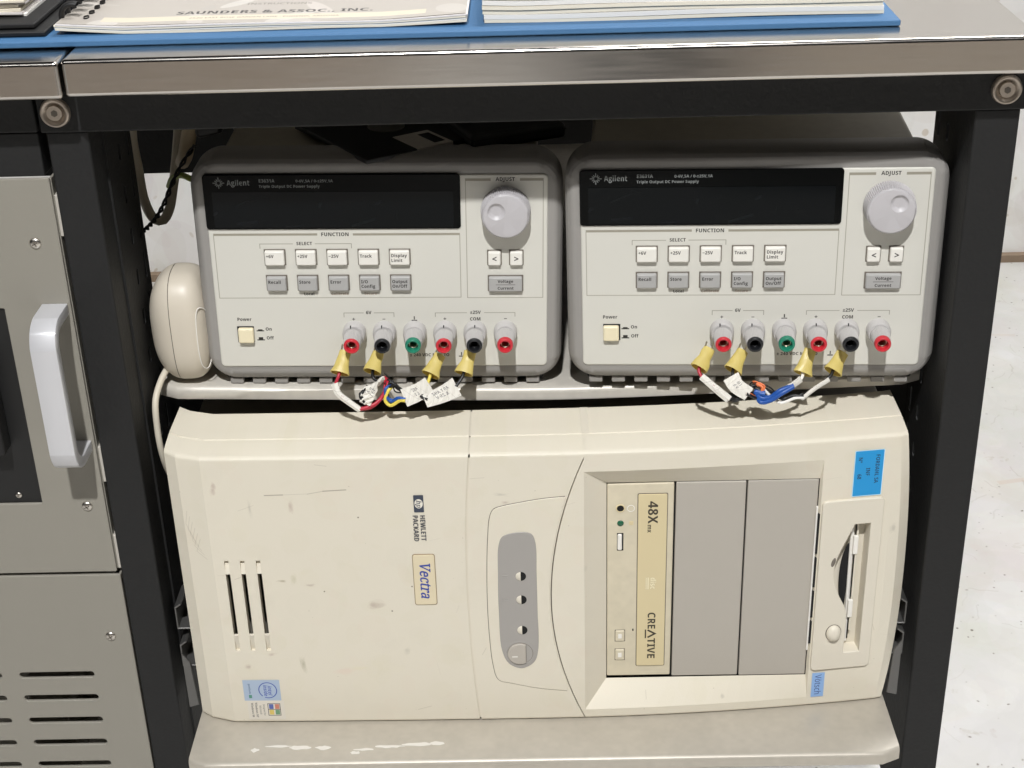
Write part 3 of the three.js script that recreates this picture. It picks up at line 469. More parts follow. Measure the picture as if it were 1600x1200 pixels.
function gridPanel(xl, xr, breaks, holes, o = {}) {
  const ys = new Set(); for (let y = 442; y <= 643; y += 9) ys.add(y); ys.add(643.6); ys.add(441); holes.forEach((h) => { ys.add(h[2]); ys.add(h[3]); });
  const rows = [...ys].sort((a, b) => b - a).map((y) => [y, 0]);
  const topRows = [[649, -53], [649, -30], [648.9, -19.6], [648.2, -19.2], [648.2, -18.6], [648.7, -18.1], [647.2, -6], [646.4, -2.2], [645.6, -0.9], [644.7, -0.2]];
  const botRows = [[440, -0.25], [439.2, -1], [438.7, -2.4], [438.7, -50]];
  const prof = o.flat ? rows.map(([y, d]) => [y, d - o.flat]) : [...topRows, ...rows, ...botRows];
  const pos = [], uv = [], idx = []; let cols = 0; const line = [];
  for (const [y, dz] of prof) {
    const b = [xl(y), ...breaks, xr(y)], xs = [];
    for (let k = 0; k < b.length - 1; k++) { const nominal = k === 0 || k === b.length - 2 ? Math.abs((breaks.length ? (k === 0 ? breaks[0] - xl(540) : xr(540) - breaks[breaks.length - 1]) : xr(540) - xl(540))) : b[k + 1] - b[k]; const n = Math.max(1, Math.ceil(nominal / 9)); for (let i = 0; i < n; i++) xs.push(b[k] + (b[k + 1] - b[k]) * i / n); } xs.push(b[b.length - 1]);
    cols = xs.length; line.push(xs);
    for (const x of xs) { pos.push(x * S, (y - BASE) * S, (zc(x) + dz) * S); uv.push((x + 240) / 480, (y - 430) / 225); }
  }
  const P = (j, i) => j * cols + i;
  for (let j = 0; j < prof.length - 1; j++) for (let i = 0; i < cols - 1; i++) {
    const cx = (line[j][i] + line[j][i + 1] + line[j + 1][i] + line[j + 1][i + 1]) / 4, cy = (prof[j][0] + prof[j + 1][0]) / 2;
    if (prof[j][1] === prof[j + 1][1] && holes.some((h) => cx > h[0] && cx < h[1] && cy > h[2] && cy < h[3])) continue;
    idx.push(P(j, i), P(j + 1, i), P(j, i + 1), P(j, i + 1), P(j + 1, i), P(j + 1, i + 1));
  }
  if (!o.flat) for (const i of [0, cols - 1]) {                                   // side walls going back
    let prev = null; for (let j = 0; j < prof.length; j++) { const k = P(j, i), x = pos[3 * k], y = pos[3 * k + 1], z = pos[3 * k + 2], zb = Math.min(z, (zc(x / S) - (o.deep?.[i ? 1 : 0] ?? 7)) * S); const a = pos.length / 3; pos.push(x, y, z, x, y, zb); uv.push(uv[2 * k], uv[2 * k + 1], uv[2 * k], uv[2 * k + 1]); if (prev !== null) idx.push(prev, prev + 1, a, a, prev + 1, a + 1); prev = a; }
  }
  for (const h of holes) if (h[4]) {                                              // walls of slots
    const ring = [[h[0], h[2]], [h[1], h[2]], [h[1], h[3]], [h[0], h[3]], [h[0], h[2]]];
    for (let q = 0; q < 4; q++) { const a = pos.length / 3; for (const [x, y] of [ring[q], ring[q + 1]]) for (const d of [0, -h[4]]) { pos.push(x * S, (y - BASE) * S, (zc(x) + d) * S); uv.push((x + 240) / 480, (y - 430) / 225); } idx.push(a, a + 1, a + 2, a + 2, a + 1, a + 3); }
  }
  const g = new THREE.BufferGeometry(); g.setAttribute('position', new THREE.Float32BufferAttribute(pos, 3)); g.setAttribute('uv', new THREE.Float32BufferAttribute(uv, 2)); g.setIndex(idx); return toCreasedNormals(g, 0.13);
}
const Q = (x, y, z) => [x, y - BASE, z];
{
  put(pc, 'case', metreUV(rbox(456, 196, 400, 2), 3), M.pcMetal, Q(0, 538, -191));
  const slots = [-202.3, -192.1, -181.8].map((x) => [x - 1.45, x + 1.45, 499, 570.4, 6]);
  const bl = put(pc, 'bezel_panel', gridPanel(() => -235, (y) => seamA(y) - 0.55, [-211, ...slots.flatMap((s) => [s[0], s[1]])], slots, { deep: [52, 7] }), pcMat); bl.userData.label = 'wide scuffed bezel panel with vent slots';
  for (const s of slots) { put(bl, 'slot_ramp', rbox(2.9, 19, 1.6, 0.1), M.pcSub, Q((s[0] + s[1]) / 2, 569, 58.6), [-0.35, 0, 0]); put(bl, 'slot_ramp', rbox(2.9, 21, 1.6, 0.1), M.pcSub, Q((s[0] + s[1]) / 2, 502, 59.6), [0.22, 0, 0]); }
  put(pc, 'bezel_panel', gridPanel((y) => seamA(y) + 0.55, (y) => seamB(y) - 0.4, [], [], {}), pcMat);
  const bay = [27.3, 177.6, 446.5, 632], flop = [186, 216, 478, 592];
  const br = put(pc, 'bezel_panel', gridPanel((y) => seamB(y) + 0.4, xRight, [27.3, 177.6, 186, 216], [bay, flop], { deep: [7, 48] }), pcMat); br.userData.label = 'bezel panel around the drive bays';
  for (const [f, d, m] of [[seamA, 0.9, M.pcSub], [seamB, 2.2, M.mouseDark]]) put(pc, 'seam_liner', gridPanel((y) => f(y) - 4, (y) => f(y) + 4, [], [], { flat: d }), m);
  put(pc, 'seam_liner', rbox(5, 1, 35, 0.2), M.pcSub, Q(29.1, 648.72, 28)); put(pc, 'seam_liner', rbox(5, 1, 32, 0.2), M.pcSub, Q(-43.2, 647.6, 27)); put(pc, 'seam_liner', rbox(5, 1, 18, 0.2), M.pcSub, Q(-43.3, 646.3, 53), [0.09, 0, 0]);
  // bevelled frame round the bays
  const zi = 52, I = [42, 176.3, 463.5, 617], pos = [], idx = [], uv = [];
  const quad = (a, b, c, d) => { const k = pos.length / 3; for (const p of [a, b, c, d]) { pos.push(p[0] * S, (p[1] - BASE) * S, p[2] * S); uv.push((p[0] + 240) / 480, (p[1] - 430) / 225); } idx.push(k, k + 1, k + 2, k, k + 2, k + 3); };
  const N = 16; for (let i = 0; i < N; i++) { const a = i / N, b = (i + 1) / N, l = (u, v, t) => u + (v - u) * t, X0 = l(bay[0], bay[1], a), X1 = l(bay[0], bay[1], b), x0 = l(I[0], I[1], a), x1 = l(I[0], I[1], b);
    quad([X0, bay[3], zc(X0)], [x0, I[3], zi], [x1, I[3], zi], [X1, bay[3], zc(X1)]); quad([X0, bay[2], zc(X0)], [X1, bay[2], zc(X1)], [x1, I[2], zi], [x0, I[2], zi]); }
  quad([bay[0], bay[3], zc(bay[0])], [bay[0], bay[2], zc(bay[0])], [I[0], I[2], zi], [I[0], I[3], zi]); quad([bay[1], bay[2], zc(bay[1])], [bay[1], bay[3], zc(bay[1])], [I[1], I[3], zi], [I[1], I[2], zi]);
  const bg = new THREE.BufferGeometry(); bg.setAttribute('position', new THREE.Float32BufferAttribute(pos, 3)); bg.setAttribute('uv', new THREE.Float32BufferAttribute(uv, 2)); bg.setIndex(idx); bg.computeVertexNormals();
  put(pc, 'bay_frame', bg, pcMat);
  put(pc, 'bay_back', rbox(150, 170, 2, 0.3), M.hole, Q(109, 540, 46));
  for (const [x0, x1, y0, y1, z] of [[86, 130.2, 464.4, 616.4, 52.4], [131.2, 175.9, 463.6, 616.4, 52.0]]) put(pc, 'bay_cover', metreUV(rbox(x1 - x0, y1 - y0, 4, 0.8, 3), 3), M.bayGrey, Q((x0 + x1) / 2, (y0 + y1) / 2, z - 2));

  // text set along the tower's height: turned a quarter clockwise
  const print = (name, parent, w, h, px, draw, pos, mat = {}) => { const t = canvasTex(px, Math.round(px * h / w), draw); const m = put(parent, name, new THREE.PlaneGeometry(w * S, h * S), new THREE.MeshStandardMaterial({ map: t, roughness: 0.5, ...mat }), pos, [0, 0, -Math.PI / 2]); m.castShadow = false; return m; };
  const clear = { transparent: true };
  // optical drive
  const cd = put(pc, 'optical_drive', metreUV(rbox(42.4, 150.6, 5, 0.9, 3), 3), M.cdPlastic, Q(63.6, 541, 50.2));
  const D = (x, y, z) => [x - 63.6, y - 541, z - 50.2];
  put(cd, 'tray_gap', plate(rrShape(-9.7, -67.6, 9.7, 67.6, 1), 0.5, 0), M.mouseDark, D(71.3, 541.5, 52.9));
  const door = put(cd, 'tray_door', plate(rrShape(-9.2, -67.1, 9.2, 67.1, 0.9), 1.2, 0.3), M.cdDoor, D(71.3, 541.5, 53.6));
  print('drive_print', door, 126, 10, 1512, (x, w, h) => {
    x.fillStyle = x.strokeStyle = '#3c352a'; x.textBaseline = 'middle'; x.font = 'bold 104px sans-serif'; const fit = (t, a, b, y) => { x.save(); x.translate(a, y); x.scale((b - a) / x.measureText(t).width, 1); x.fillText(t, 0, 0); x.restore(); };
    fit('48X', 4, 205, h * 0.5); x.font = 'bold 46px sans-serif'; fit('mx', 212, 286, h * 0.7);
    x.font = 'bold 84px sans-serif'; fit('CRE', 1030, 1196, h * 0.48); fit('TIVE', 1282, 1486, h * 0.48); x.lineWidth = 15; x.beginPath(); x.moveTo(1203, h * 0.72); x.lineTo(1239, h * 0.24); x.lineTo(1275, h * 0.72); x.stroke(); x.fillRect(1198, h * 0.82, 84, 10);
    x.fillStyle = '#efe6c6'; x.font = 'bold 60px sans-serif'; fit('disc', 700, 812, h * 0.42); x.fillRect(700, h * 0.7, 112, 9); x.fillRect(700, h * 0.84, 112, 6); }, [0.2, -0.5, 0.1], clear);
  put(cd, 'headphone_jack', (() => { const g = new THREE.TorusGeometry(2.6 * S, 0.45 * S, 8, 28); return g; })(), M.cdDoor, D(50.8, 598.2, 52.7)); put(cd, 'jack_hole', cyl(2.5, 2.5, 0.3), M.hole, D(50.8, 598.2, 52.75));
  { const g = new THREE.SphereGeometry(2.2 * S, 20, 10); g.scale(1, 1, 0.5); put(cd, 'indicator_lens', g, std('#1f5a40', 0.25), D(50.9, 587, 52.6)); }
  put(cd, 'wheel_slot', rbox(4.2, 13.4, 0.4, 0.2), M.hole, D(50.8, 573, 52.65)); put(cd, 'volume_wheel', rbox(3, 12.4, 3, 1.1), M.white, D(50.5, 573, 52.3));
  for (const y of [499, 483.6]) { put(cd, 'button_gap', rbox(7, 9.6, 0.4, 0.2), M.mouseDark, D(51, y, 52.6)); put(cd, 'button', rbox(6.2, 8.8, 2.4, 0.9, 3), M.cdPlastic, D(51, y, 52.4)); put(cd, 'button_mark', rbox(2.4, 3.6, 0.5, 0.2), M.white, D(51, y, 53.5)); }
  put(cd, 'eject_hole', rbox(0.9, 1.8, 0.3, 0.1), M.hole, D(59.6, 503.5, 52.7));
  { const tor = new THREE.TorusGeometry(2.3 * S, 0.25 * S, 6, 24); put(cd, 'headphone_mark', tor, M.white, D(57.5, 598, 52.65)); put(cd, 'lamp_mark', rbox(2.8, 3, 0.25, 0.1), M.cdDoor, D(57.8, 587, 52.7)); }

  // control strip
  const rec = [[15.6, 614.8], [2, 613.6], [-12.7, 611.1], [-24, 608.7], [-29.5, 606.5], [-32, 601], [-33.8, 585], [-35.1, 560], [-35.6, 535], [-35.2, 510], [-33.6, 486], [-31.2, 474.6], [-28.6, 472], [-23.6, 470.7], [-4.5, 465.8], [15.2, 463.0]];
  const recShape = new THREE.Shape(); const rc = new THREE.CatmullRomCurve3(rec.map(([x, y]) => V(x, y - BASE, 0)), false, 'centripetal').getPoints(70); rc.forEach((p, i) => (i ? recShape.lineTo(p.x, p.y) : recShape.moveTo(p.x, p.y)));
  for (let y = 466; y <= 613; y += 7) recShape.lineTo((seamB(y) - 1) * S, (y - BASE) * S);
  { const g = plate(recShape, 1.7, 0.45, 3); const p = g.attributes.position; for (let i = 0; i < p.count; i++) p.setZ(i, p.getZ(i)); const uvp = planarUV(g, -240, 430 - BASE, 480, 225); put(pc, 'control_surround', uvp, pcMat, [0, 0, 64.6]); const gap = new THREE.TubeGeometry(new THREE.CatmullRomCurve3(rec.map(([x, y]) => V(x, y - BASE, 0)), false, 'centripetal'), 120, 0.42 * S, 6); put(pc, 'surround_gap', gap, M.mouseDark, [0, 0, 63.85]); }
  const grey = [[-28.4, 557], [-27.3, 580], [-24.6, 586.6], [-15.3, 589.6], [-6.4, 588.6], [-3.7, 583], [-3.2, 557], [-3.1, 530], [-3.3, 497.5], [-6.2, 487.5], [-14.6, 482.6], [-23, 486.6], [-27.4, 497], [-28.7, 530]];
  const gs = (k) => smoothShape(grey.map(([x, y]) => [-15.8 + (x + 15.8) * (1 + k / 12.7), 536 + (y - 536) * (1 + k / 53.7) - BASE]), 90);
  put(pc, 'control_gap', plate(gs(0.4), 0.4, 0), M.mouseDark, [0, 0, 64.52]);
  const cp = put(pc, 'control_panel', plate(gs(-0.2), 1.2, 0.35, 3), M.ctlGrey, [0, 0, 65.0]);
  for (const y of [556.2, 538, 513.9]) {
    const half = (s, r) => { const sh = new THREE.Shape(); sh.absarc(0, 0, r * S, s * Math.PI / 2, s * Math.PI / 2 + Math.PI); return sh; };
    put(cp, 'indicator_window', plate(half(-1, 3.4), 0.5, 0), M.hole, Q(-13.6, y, 65.12)); 
    const g = new THREE.SphereGeometry(3.3 * S, 20, 10, -Math.PI / 2, Math.PI); g.scale(1, 1, 0.35); put(cp, 'indicator_bump', g, M.pcSub, Q(-13.7, y, 64.9));
  }
  for (const y of [556, 538]) for (const [dx, dy, w, h] of [[-10.5, 0.8, 4.4, 0.5], [-10.5, -0.9, 4.4, 0.5], [-12.4, 0, 0.5, 2]]) put(cp, 'embossed_mark', rbox(w, h, 0.25, 0.1), M.ctlGrey, Q(-13.6 + dx, y + dy, 65.05));
  { const ring = new THREE.LatheGeometry([[8.2, 0], [8.9, 0.2], [9.7, 0.15], [10.2, 0]].map(([r, z]) => new THREE.Vector2(r * S, z * S)), 48); ring.rotateX(Math.PI / 2); put(cp, 'button_rim', ring, M.ctlGrey, Q(-15.4, 495.2, 65.02));
    put(cp, 'button_gap', cyl(8.6, 8.6, 0.3, 48), M.mouseDark, Q(-15.4, 495.2, 64.95));
    const sh = new THREE.Shape(); const a = 1.05; sh.absarc(0, 0, 8.2 * S, a, Math.PI * 2 - a); sh.closePath(); put(cp, 'power_button', plate(sh, 2.2, 0.7, 3, 24), std('#b3aca2', 0.45), Q(-15.6, 495.2, 66.4));
    const s2 = new THREE.Shape(); s2.absarc(0, 0, 8.2 * S, -a, a); s2.closePath(); put(cp, 'button_hollow', plate(s2, 0.3, 0), M.ctlGrey, Q(-15.4, 495.2, 65.2)); put(cp, 'button_mark', rbox(3.6, 0.6, 0.4, 0.1), M.white, Q(-19, 493.4, 66.5)); }

  cp.children.forEach((c) => { c.position.z -= 0.065; });
  // badges and stickers
  const hp = print('maker_badge', pc, 12.6, 6.3, 200, (x, w, h) => { x.fillStyle = '#3a4150'; x.beginPath(); x.roundRect(0, 0, w, h, 8); x.fill(); x.fillStyle = '#e4dfd2'; x.beginPath(); x.ellipse(w / 2, h / 2, w * 0.27, h * 0.42, 0, 0, 7); x.fill(); x.fillStyle = '#3a4150'; x.font = 'italic bold 66px serif'; x.textAlign = 'center'; x.textBaseline = 'middle'; x.fillText('hp', w / 2, h * 0.48); }, Q(-76.3, 611.6, 64.05), clear);
  print('maker_lettering', pc, 25.5, 9.6, 800, (x, w, h) => { x.fillStyle = '#4a4c52'; x.textBaseline = 'middle'; x.font = 'bold 138px sans-serif'; x.fillText('HEWLETT', 6, h * 0.27, w - 12); x.fillText('PACKARD', 6, h * 0.75, w - 12); }, Q(-76.6, 590.8, 64.05), clear);
  const vb = put(pc, 'model_badge', plate(rrShape(-6.9, -19.2, 6.9, 19.2, 1.6), 1.0, 0.35, 2), std('#dccfb0', 0.4), Q(-75.4, 554.3, 64.5));
  put(vb, 'badge_rim', plate(rrShape(-7.3, -19.6, 7.3, 19.6, 1.8), 0.4, 0), std('#8f7a5d', 0.5), [0, 0, -0.45]);
  print('badge_lettering', vb, 30, 11, 600, (x, w, h) => { x.fillStyle = '#2f449c'; x.strokeStyle = '#2f449c'; x.lineWidth = 7; x.font = 'italic 185px serif'; x.textBaseline = 'middle'; x.textAlign = 'center'; x.fillText('Vectra', w / 2, h * 0.46, w * 0.94); x.strokeText('Vectra', w / 2, h * 0.46, w * 0.94); }, [0, 0, 0.06], clear);
  const tilt = (m, x) => { m.rotation.set(0, 0, -Math.PI / 2); m.rotation.order = 'YXZ'; m.rotation.y = -Math.atan((zc(x + 4) - zc(x - 4)) / 8); return m; };
  tilt(print('processor_sticker', pc, 17.2, 24.8, 300, (x, w, h) => { x.fillStyle = '#a9b9cd'; x.fillRect(0, 0, w, h); x.strokeStyle = '#3d51a5'; x.lineWidth = 11; x.beginPath(); x.ellipse(w * 0.5, h * 0.34, w * 0.37, h * 0.24, -0.2, 0.9, 6.9); x.stroke(); x.fillStyle = '#4457a8'; x.font = 'italic bold 62px sans-serif'; x.textAlign = 'center'; x.fillText('intel', w * 0.5, h * 0.33); x.fillText('inside', w * 0.5, h * 0.45, w * 0.55); x.fillStyle = '#5a6f8e'; x.font = 'bold 36px sans-serif'; x.fillText('pentium', w * 0.42, h * 0.86); x.fillStyle = '#4f8a78'; x.fillRect(w * 0.72, h * 0.79, w * 0.16, h * 0.08); }, Q(-189.8, 466.6, zc(-189.8) + 0.3)), -189.8);
  tilt(print('system_sticker', pc, 16, 25, 320, (x, w, h) => { x.fillStyle = '#dcd6ca'; x.fillRect(0, 0, w, h); const c = ['#c8826f', '#6f9a78', '#5a68a8', '#d9c26a']; for (let i = 0; i < 2; i++) for (let j = 0; j < 2; j++) { x.fillStyle = c[i + 2 * j]; x.fillRect(w * (0.2 + 0.3 * i), h * (0.14 + 0.16 * j) , w * 0.25, h * 0.12); } x.strokeStyle = '#2c2a28'; x.lineWidth = 8; x.strokeRect(w * 0.17, h * 0.12, w * 0.62, h * 0.33); x.beginPath(); x.moveTo(w * 0.475, h * 0.12); x.lineTo(w * 0.475, h * 0.45); x.stroke(); x.fillStyle = '#4a4744'; x.textAlign = 'center'; x.font = '34px sans-serif'; x.fillText('Designed for', w / 2, h * 0.58, w * 0.84); x.font = '34px serif'; x.fillText('Microsoft', w / 2, h * 0.68, w * 0.8); x.font = 'bold 40px serif'; x.fillText('Windows NT', w / 2, h * 0.79, w * 0.86); x.fillText('Windows 98', w / 2, h * 0.9, w * 0.86); }, Q(-188.3, 450, zc(-188.3) + 0.3)), -188.3);
  tilt(print('inventory_sticker', pc, 33.4, 19.2, 668, (x, w, h) => { x.fillStyle = '#bfe6f7'; x.beginPath(); x.roundRect(0, 0, w, h, 16); x.fill(); x.fillStyle = '#1592d2'; x.beginPath(); x.roundRect(9, 9, w - 18, h - 18, 12); x.fill(); x.fillStyle = '#12304f'; x.font = 'bold 70px sans-serif'; x.textBaseline = 'middle'; x.fillText('FORDAHL SA', 70, h * 0.22, 470); x.fillText('INF', 255, h * 0.52, 120); x.fillText('N°', 96, h * 0.8); x.fillText('68', 340, h * 0.8); }, Q(206.3, 620.2, zc(206.3) + 0.45), clear), 206.3);
  tilt(print('name_sticker', pc, 20, 8.6, 500, (x, w, h) => { x.fillStyle = '#8fb3e2'; x.fillRect(0, 0, w, h); x.fillStyle = '#2a3f86'; x.font = '150px sans-serif'; x.textBaseline = 'middle'; x.textAlign = 'center'; x.fillText('Vötsch', w / 2, h * 0.5, w * 0.84); }, Q(184.6, 456.6, zc(184.6) + 0.5)), 184.6);

  for (const [y0, y1] of [[592, 562], [559, 536], [533, 512], [509, 491]]) put(pc, 'side_slit', rbox(1.6, y0 - y1, 3, 0.2), M.hole, Q(176.9, (y0 + y1) / 2, 53.2));
  put(pc, 'side_rail', rbox(1.2, 112, 2, 0.3), M.white, Q(175.7, 541, 53.0));
  // diskette drive bezel, tilted with the curve of the front
  const fd = new THREE.Group(); fd.name = 'diskette_drive'; fd.position.copy(V(...Q(198.6, 535.8, zc(198.6) + 1.8))); fd.rotation.y = 0.118; pc.add(fd);
  const fs = rrShape(-20.2, -66.2, 20.0, 66.2, 3.5);
  const hole = new THREE.Path(); const hp2 = [[12.2, 47.6], [12.2, -53], [1.4, -53], [1.7, -28], [0.4, -18], [-5, -6], [-9, 8], [-8, 22], [-2, 38], [2, 47.6]];
  hole.moveTo(hp2[0][0] * S, hp2[0][1] * S); hole.lineTo(hp2[1][0] * S, hp2[1][1] * S); hole.lineTo(hp2[2][0] * S, hp2[2][1] * S); hole.lineTo(hp2[3][0] * S, hp2[3][1] * S); hole.splineThru(hp2.slice(4).map(([x, y]) => new THREE.Vector2(x * S, y * S))); hole.closePath(); fs.holes.push(hole);
  const fb = put(fd, 'drive_bezel', planarUV(plate(fs, 12, 0.7, 3, 20), -240, -120, 480, 240), M.pcSub);
  put(fd, 'slot_floor', rbox(36, 110, 1, 0.2), M.pcSub, [0, -2, -11]);
  put(fd, 'diskette_mouth', plate(smoothShape([[1.6, -30], [3, -10], [3.2, 10], [2.4, 28], [-0.8, 20], [-2.4, 3], [-1, -16]].map(([x, y]) => [x, y]), 50), 0.6, 0), M.hole, [-0.4, 0, -8.6]);
  put(fd, 'mouth_flap', rbox(2.6, 96, 1.4, 0.5), M.white, [4.0, -2, -8.4], [0, 0.3, 0.015]);
  put(fd, 'mouth_flap', rbox(1.4, 84, 2.4, 0.4), M.pcSub, [6.6, 2, -7.6]); put(fd, 'mouth_gap', rbox(0.9, 92, 0.5, 0.2), M.hole, [5.6, -1, -7.4]);
  for (const y of [28, -22]) put(fd, 'flap_hinge', rbox(3.2, 14, 2.4, 0.6), M.white, [5.6, y, -6.6]);
  { const g = new THREE.SphereGeometry(5.2 * S, 28, 16); g.scale(0.95, 1.2, 0.75); put(fd, 'eject_button', g, M.pcSub, [-6.6, -36, 0.4]); const r = new THREE.TorusGeometry(5.2 * S, 0.3 * S, 6, 32); r.scale(0.98, 1.2, 1); put(fd, 'button_gap', r, M.mouseDark, [-6.6, -36, 0]); }
  { const g = new THREE.SphereGeometry(1.6 * S, 14, 8); g.scale(0.8, 2.2, 0.4); put(fd, 'drive_lamp', g, M.mouseDark, [-10.4, 20, 0], [0, 0, -0.25]); }
}

// ------------------------------------------------------------------ mouse and loose cables
const mouse = thing('computer_mouse', 'beige computer mouse stood on end between rack post and power supply', 'computer mouse', [-229, 665, -19]);
{
  const shell = (t0, t1, k = 1) => { const g = new THREE.SphereGeometry(1, 56, 30, 0, Math.PI * 2, t0, t1 - t0); const p = g.attributes.position, e = (v, n) => Math.sign(v) * Math.abs(v) ** n; for (let i = 0; i < p.count; i++) { const a = p.getX(i), b = p.getY(i), c = p.getZ(i); p.setXYZ(i, (b > 0 ? e(b, 0.55) : e(b, 0.95)) * 19.5 * S * k, e(a, 0.72) * 37.6 * S * k, -e(c, 0.72) * 26 * S * k); } g.computeVertexNormals(); return g; };
  const tc = Math.acos(-0.12);
  put(mouse, 'upper_shell', shell(0, tc - 0.012), M.mouse, [0, 38.2, 0]); put(mouse, 'lower_shell', shell(tc + 0.012, Math.PI), M.mouse, [0, 38.2, 0]);
  put(mouse, 'seam_core', shell(0, Math.PI, 0.985), M.mouseDark, [0, 38.2, 0]);
  const o = new THREE.CatmullRomCurve3([[14, 14, 22.5], [15.5, 18, 21], [18.6, 14, 15], [18.6, -20, 15], [16.5, -25, 19], [14, -22, 22]].map((p) => V(...p)), true);
  put(mouse, 'button_outline', new THREE.TubeGeometry(o, 50, 0.35 * S, 6, true), M.white, [0, 38.2, 0.2]);
  put(mouse, 'cable', tube([[-10, 12, 6], [-14.5, 6, 20], [-17, -3, 32], [-17.4, -20, 36], [-17, -38, 36], [-16.5, -58, 28], [-16, -82, 8], [-15.5, -112, -28]], 2.1, 60, 12), M.beigeCable);
}
const bc = thing('cable', 'thick beige cable hanging in a loop behind the power supply', 'cable', [-260, 738, -108]);
put(bc, 'cable_jacket', tube([[-3, 116, 18], [-4, 80, 16], [-6, 62, 13], [-6.4, 42, 8], [-6.3, 16, 3], [-2.3, 2.5, 0], [2.8, 0.4, -2], [7.8, 7.3, -4], [11.6, 21.5, -7], [15.3, 40.4, -12], [20, 80, -30]], 3.4, 70, 14), M.beigeCable);
const tw = thing('twisted_wire', 'thin black twisted pair running to the perforated side plate', 'wire', [-239, 772, -54]);
for (const ph of [0, Math.PI]) { const c = new THREE.CatmullRomCurve3([[18, 30, -26], [10.4, 20.8, -16], [4.4, 10.6, -8], [-0.3, 0.5, 0], [-4, -5.7, 8], [-7.2, -8.7, 16], [-9.7, -9.9, 24]].map((p) => new THREE.Vector3(...p))); const pts = []; for (let i = 0; i <= 90; i++) { const t = i / 90, p = c.getPoint(t), a = t * 36 + ph; pts.push([p.x + 0.9 * Math.cos(a), p.y + 0.9 * Math.sin(a), p.z]); } put(tw, 'strand', tube(pts, 0.85, 180, 7), M.wireBlack); }
const tc = thing('connector_cable', 'tan ribbon-like connector cable behind the power supply with the floppy disk', 'cable', [-225, 800, -85]);
put(tc, 'cable_jacket', tube([[8, 52, 10], [5.7, 22.6, 5], [0.2, 9.6, 0], [-5.5, -7.3, -5], [-12, -18, -20]], 5, 30, 12), M.tan); put(tc, 'plug', rbox(18, 22, 24, 3), M.wireBlack, [12, 18, -6], [0, 0, 0.2]);
const gw = thing('green_wire', 'short yellow-green wire poking out behind the power supply bumper', 'wire', [-228, 785, -66]);
put(gw, 'strand', tube([[16, -3, 3], [6.7, 0.2, 6], [-0.7, 0.9, 0], [-9.4, -3.8, -9], [-16, -14, -22]], 2.0, 24, 10), M.greenWire);
const bk = thing('cable_bundle', 'dark bundle of cables in the shade behind the rack post', 'cable', [-240, 800, -200]);
for (let i = 0; i < 7; i++) put(bk, 'cable_jacket', tube([[-26 + i * 5, 70, rr(-30, 30)], [-20 + i * 6, 20 - i * 3, rr(-30, 30)], [-14 + i * 7, -10 + rr(-12, 12), rr(-20, 20)], [10 + i * 5, -6 + rr(-10, 20), rr(-30, 10)]], rr(2.5, 4), 30, 8), i % 3 ? M.wireBlack : M.mouseDark);

// ------------------------------------------------------------------ things on the first power supply
const TOPY = 741.35 + 70 + 2.6;
const fl = thing('floppy_disk', 'black floppy disk with metal shutter lying on the power supply case', 'floppy disk', [-90, 813.2, -58]);
fl.rotation.set(0, 0.62, -0.022, 'YXZ');
{ put(fl, 'shell', rbox(90, 3.2, 92, 1), M.blackSmooth, [0, 1.7, 0]); put(fl, 'shutter', rbox(26, 3.7, 30, 0.3), M.shelf, [4, 1.75, 31.5]); put(fl, 'shutter_window', rbox(8, 0.2, 20, 0.1), M.hole, [10, 3.7, 32]); put(fl, 'hub', cyl(12, 12, 0.5).rotateX(-Math.PI / 2), M.chrome, [0, 3.4, -6]); }
const gd = thing('gadget', 'flat black box lying on the power supply case beside the floppy disk', 'gadget', [-22, 811.5, -66]);
gd.rotation.set(0, 0.42, -0.022, 'YXZ');
put(gd, 'shell', rbox(64, 10, 70, 3, 3), M.blackSmooth, [0, 5.2, 0]);
put(gd, 'lid_line', rbox(64.3, 0.5, 70.3, 0.2), M.hole, [0, 6.5, 0]);

// ------------------------------------------------------------------ papers on the worktop
const mat = thing('desk_mat', 'thin blue mat lying along the stainless worktop under the manuals', 'mat', [-250, 900, -110]);
put(mat, 'sheet', metreUV(rbox(906, 3.6, 310, 1, 2), 6), M.mat, [0, 2, 1]);
function pages(parent, n, w, d, th, mats, curl, jitter) {
  let y = 0;
  for (let i = 0; i < n; i++) {
    const t = th * rr(0.7, 1.3), g = new RoundedBoxGeometry(w * S, t * S, d * S, 2, Math.min(0.4, t / 2.2) * S), nx = 1; 
    const gg = new THREE.BoxGeometry(w * S, t * S, d * S, 24, 1, 6), p = gg.attributes.position;
    for (let k = 0; k < p.count; k++) { const u = p.getX(k) / (w * S), v = p.getZ(k) / (d * S); p.setY(k, p.getY(k) + curl(u, v, i / n) * S); }
    gg.computeVertexNormals(); put(parent, 'page_block', toCreasedNormals(gg, 0.6), mats[i % mats.length], [rr(-jitter, jitter), y + t / 2 + 0.15, rr(-jitter, jitter)]); y += t + 0.12;
  } return y;
}
const man = thing('spiral_manual', 'comb-bound manual with glossy printed cover, its corner curling up on the blue mat', 'manual', [-150, 903.9, -72]);
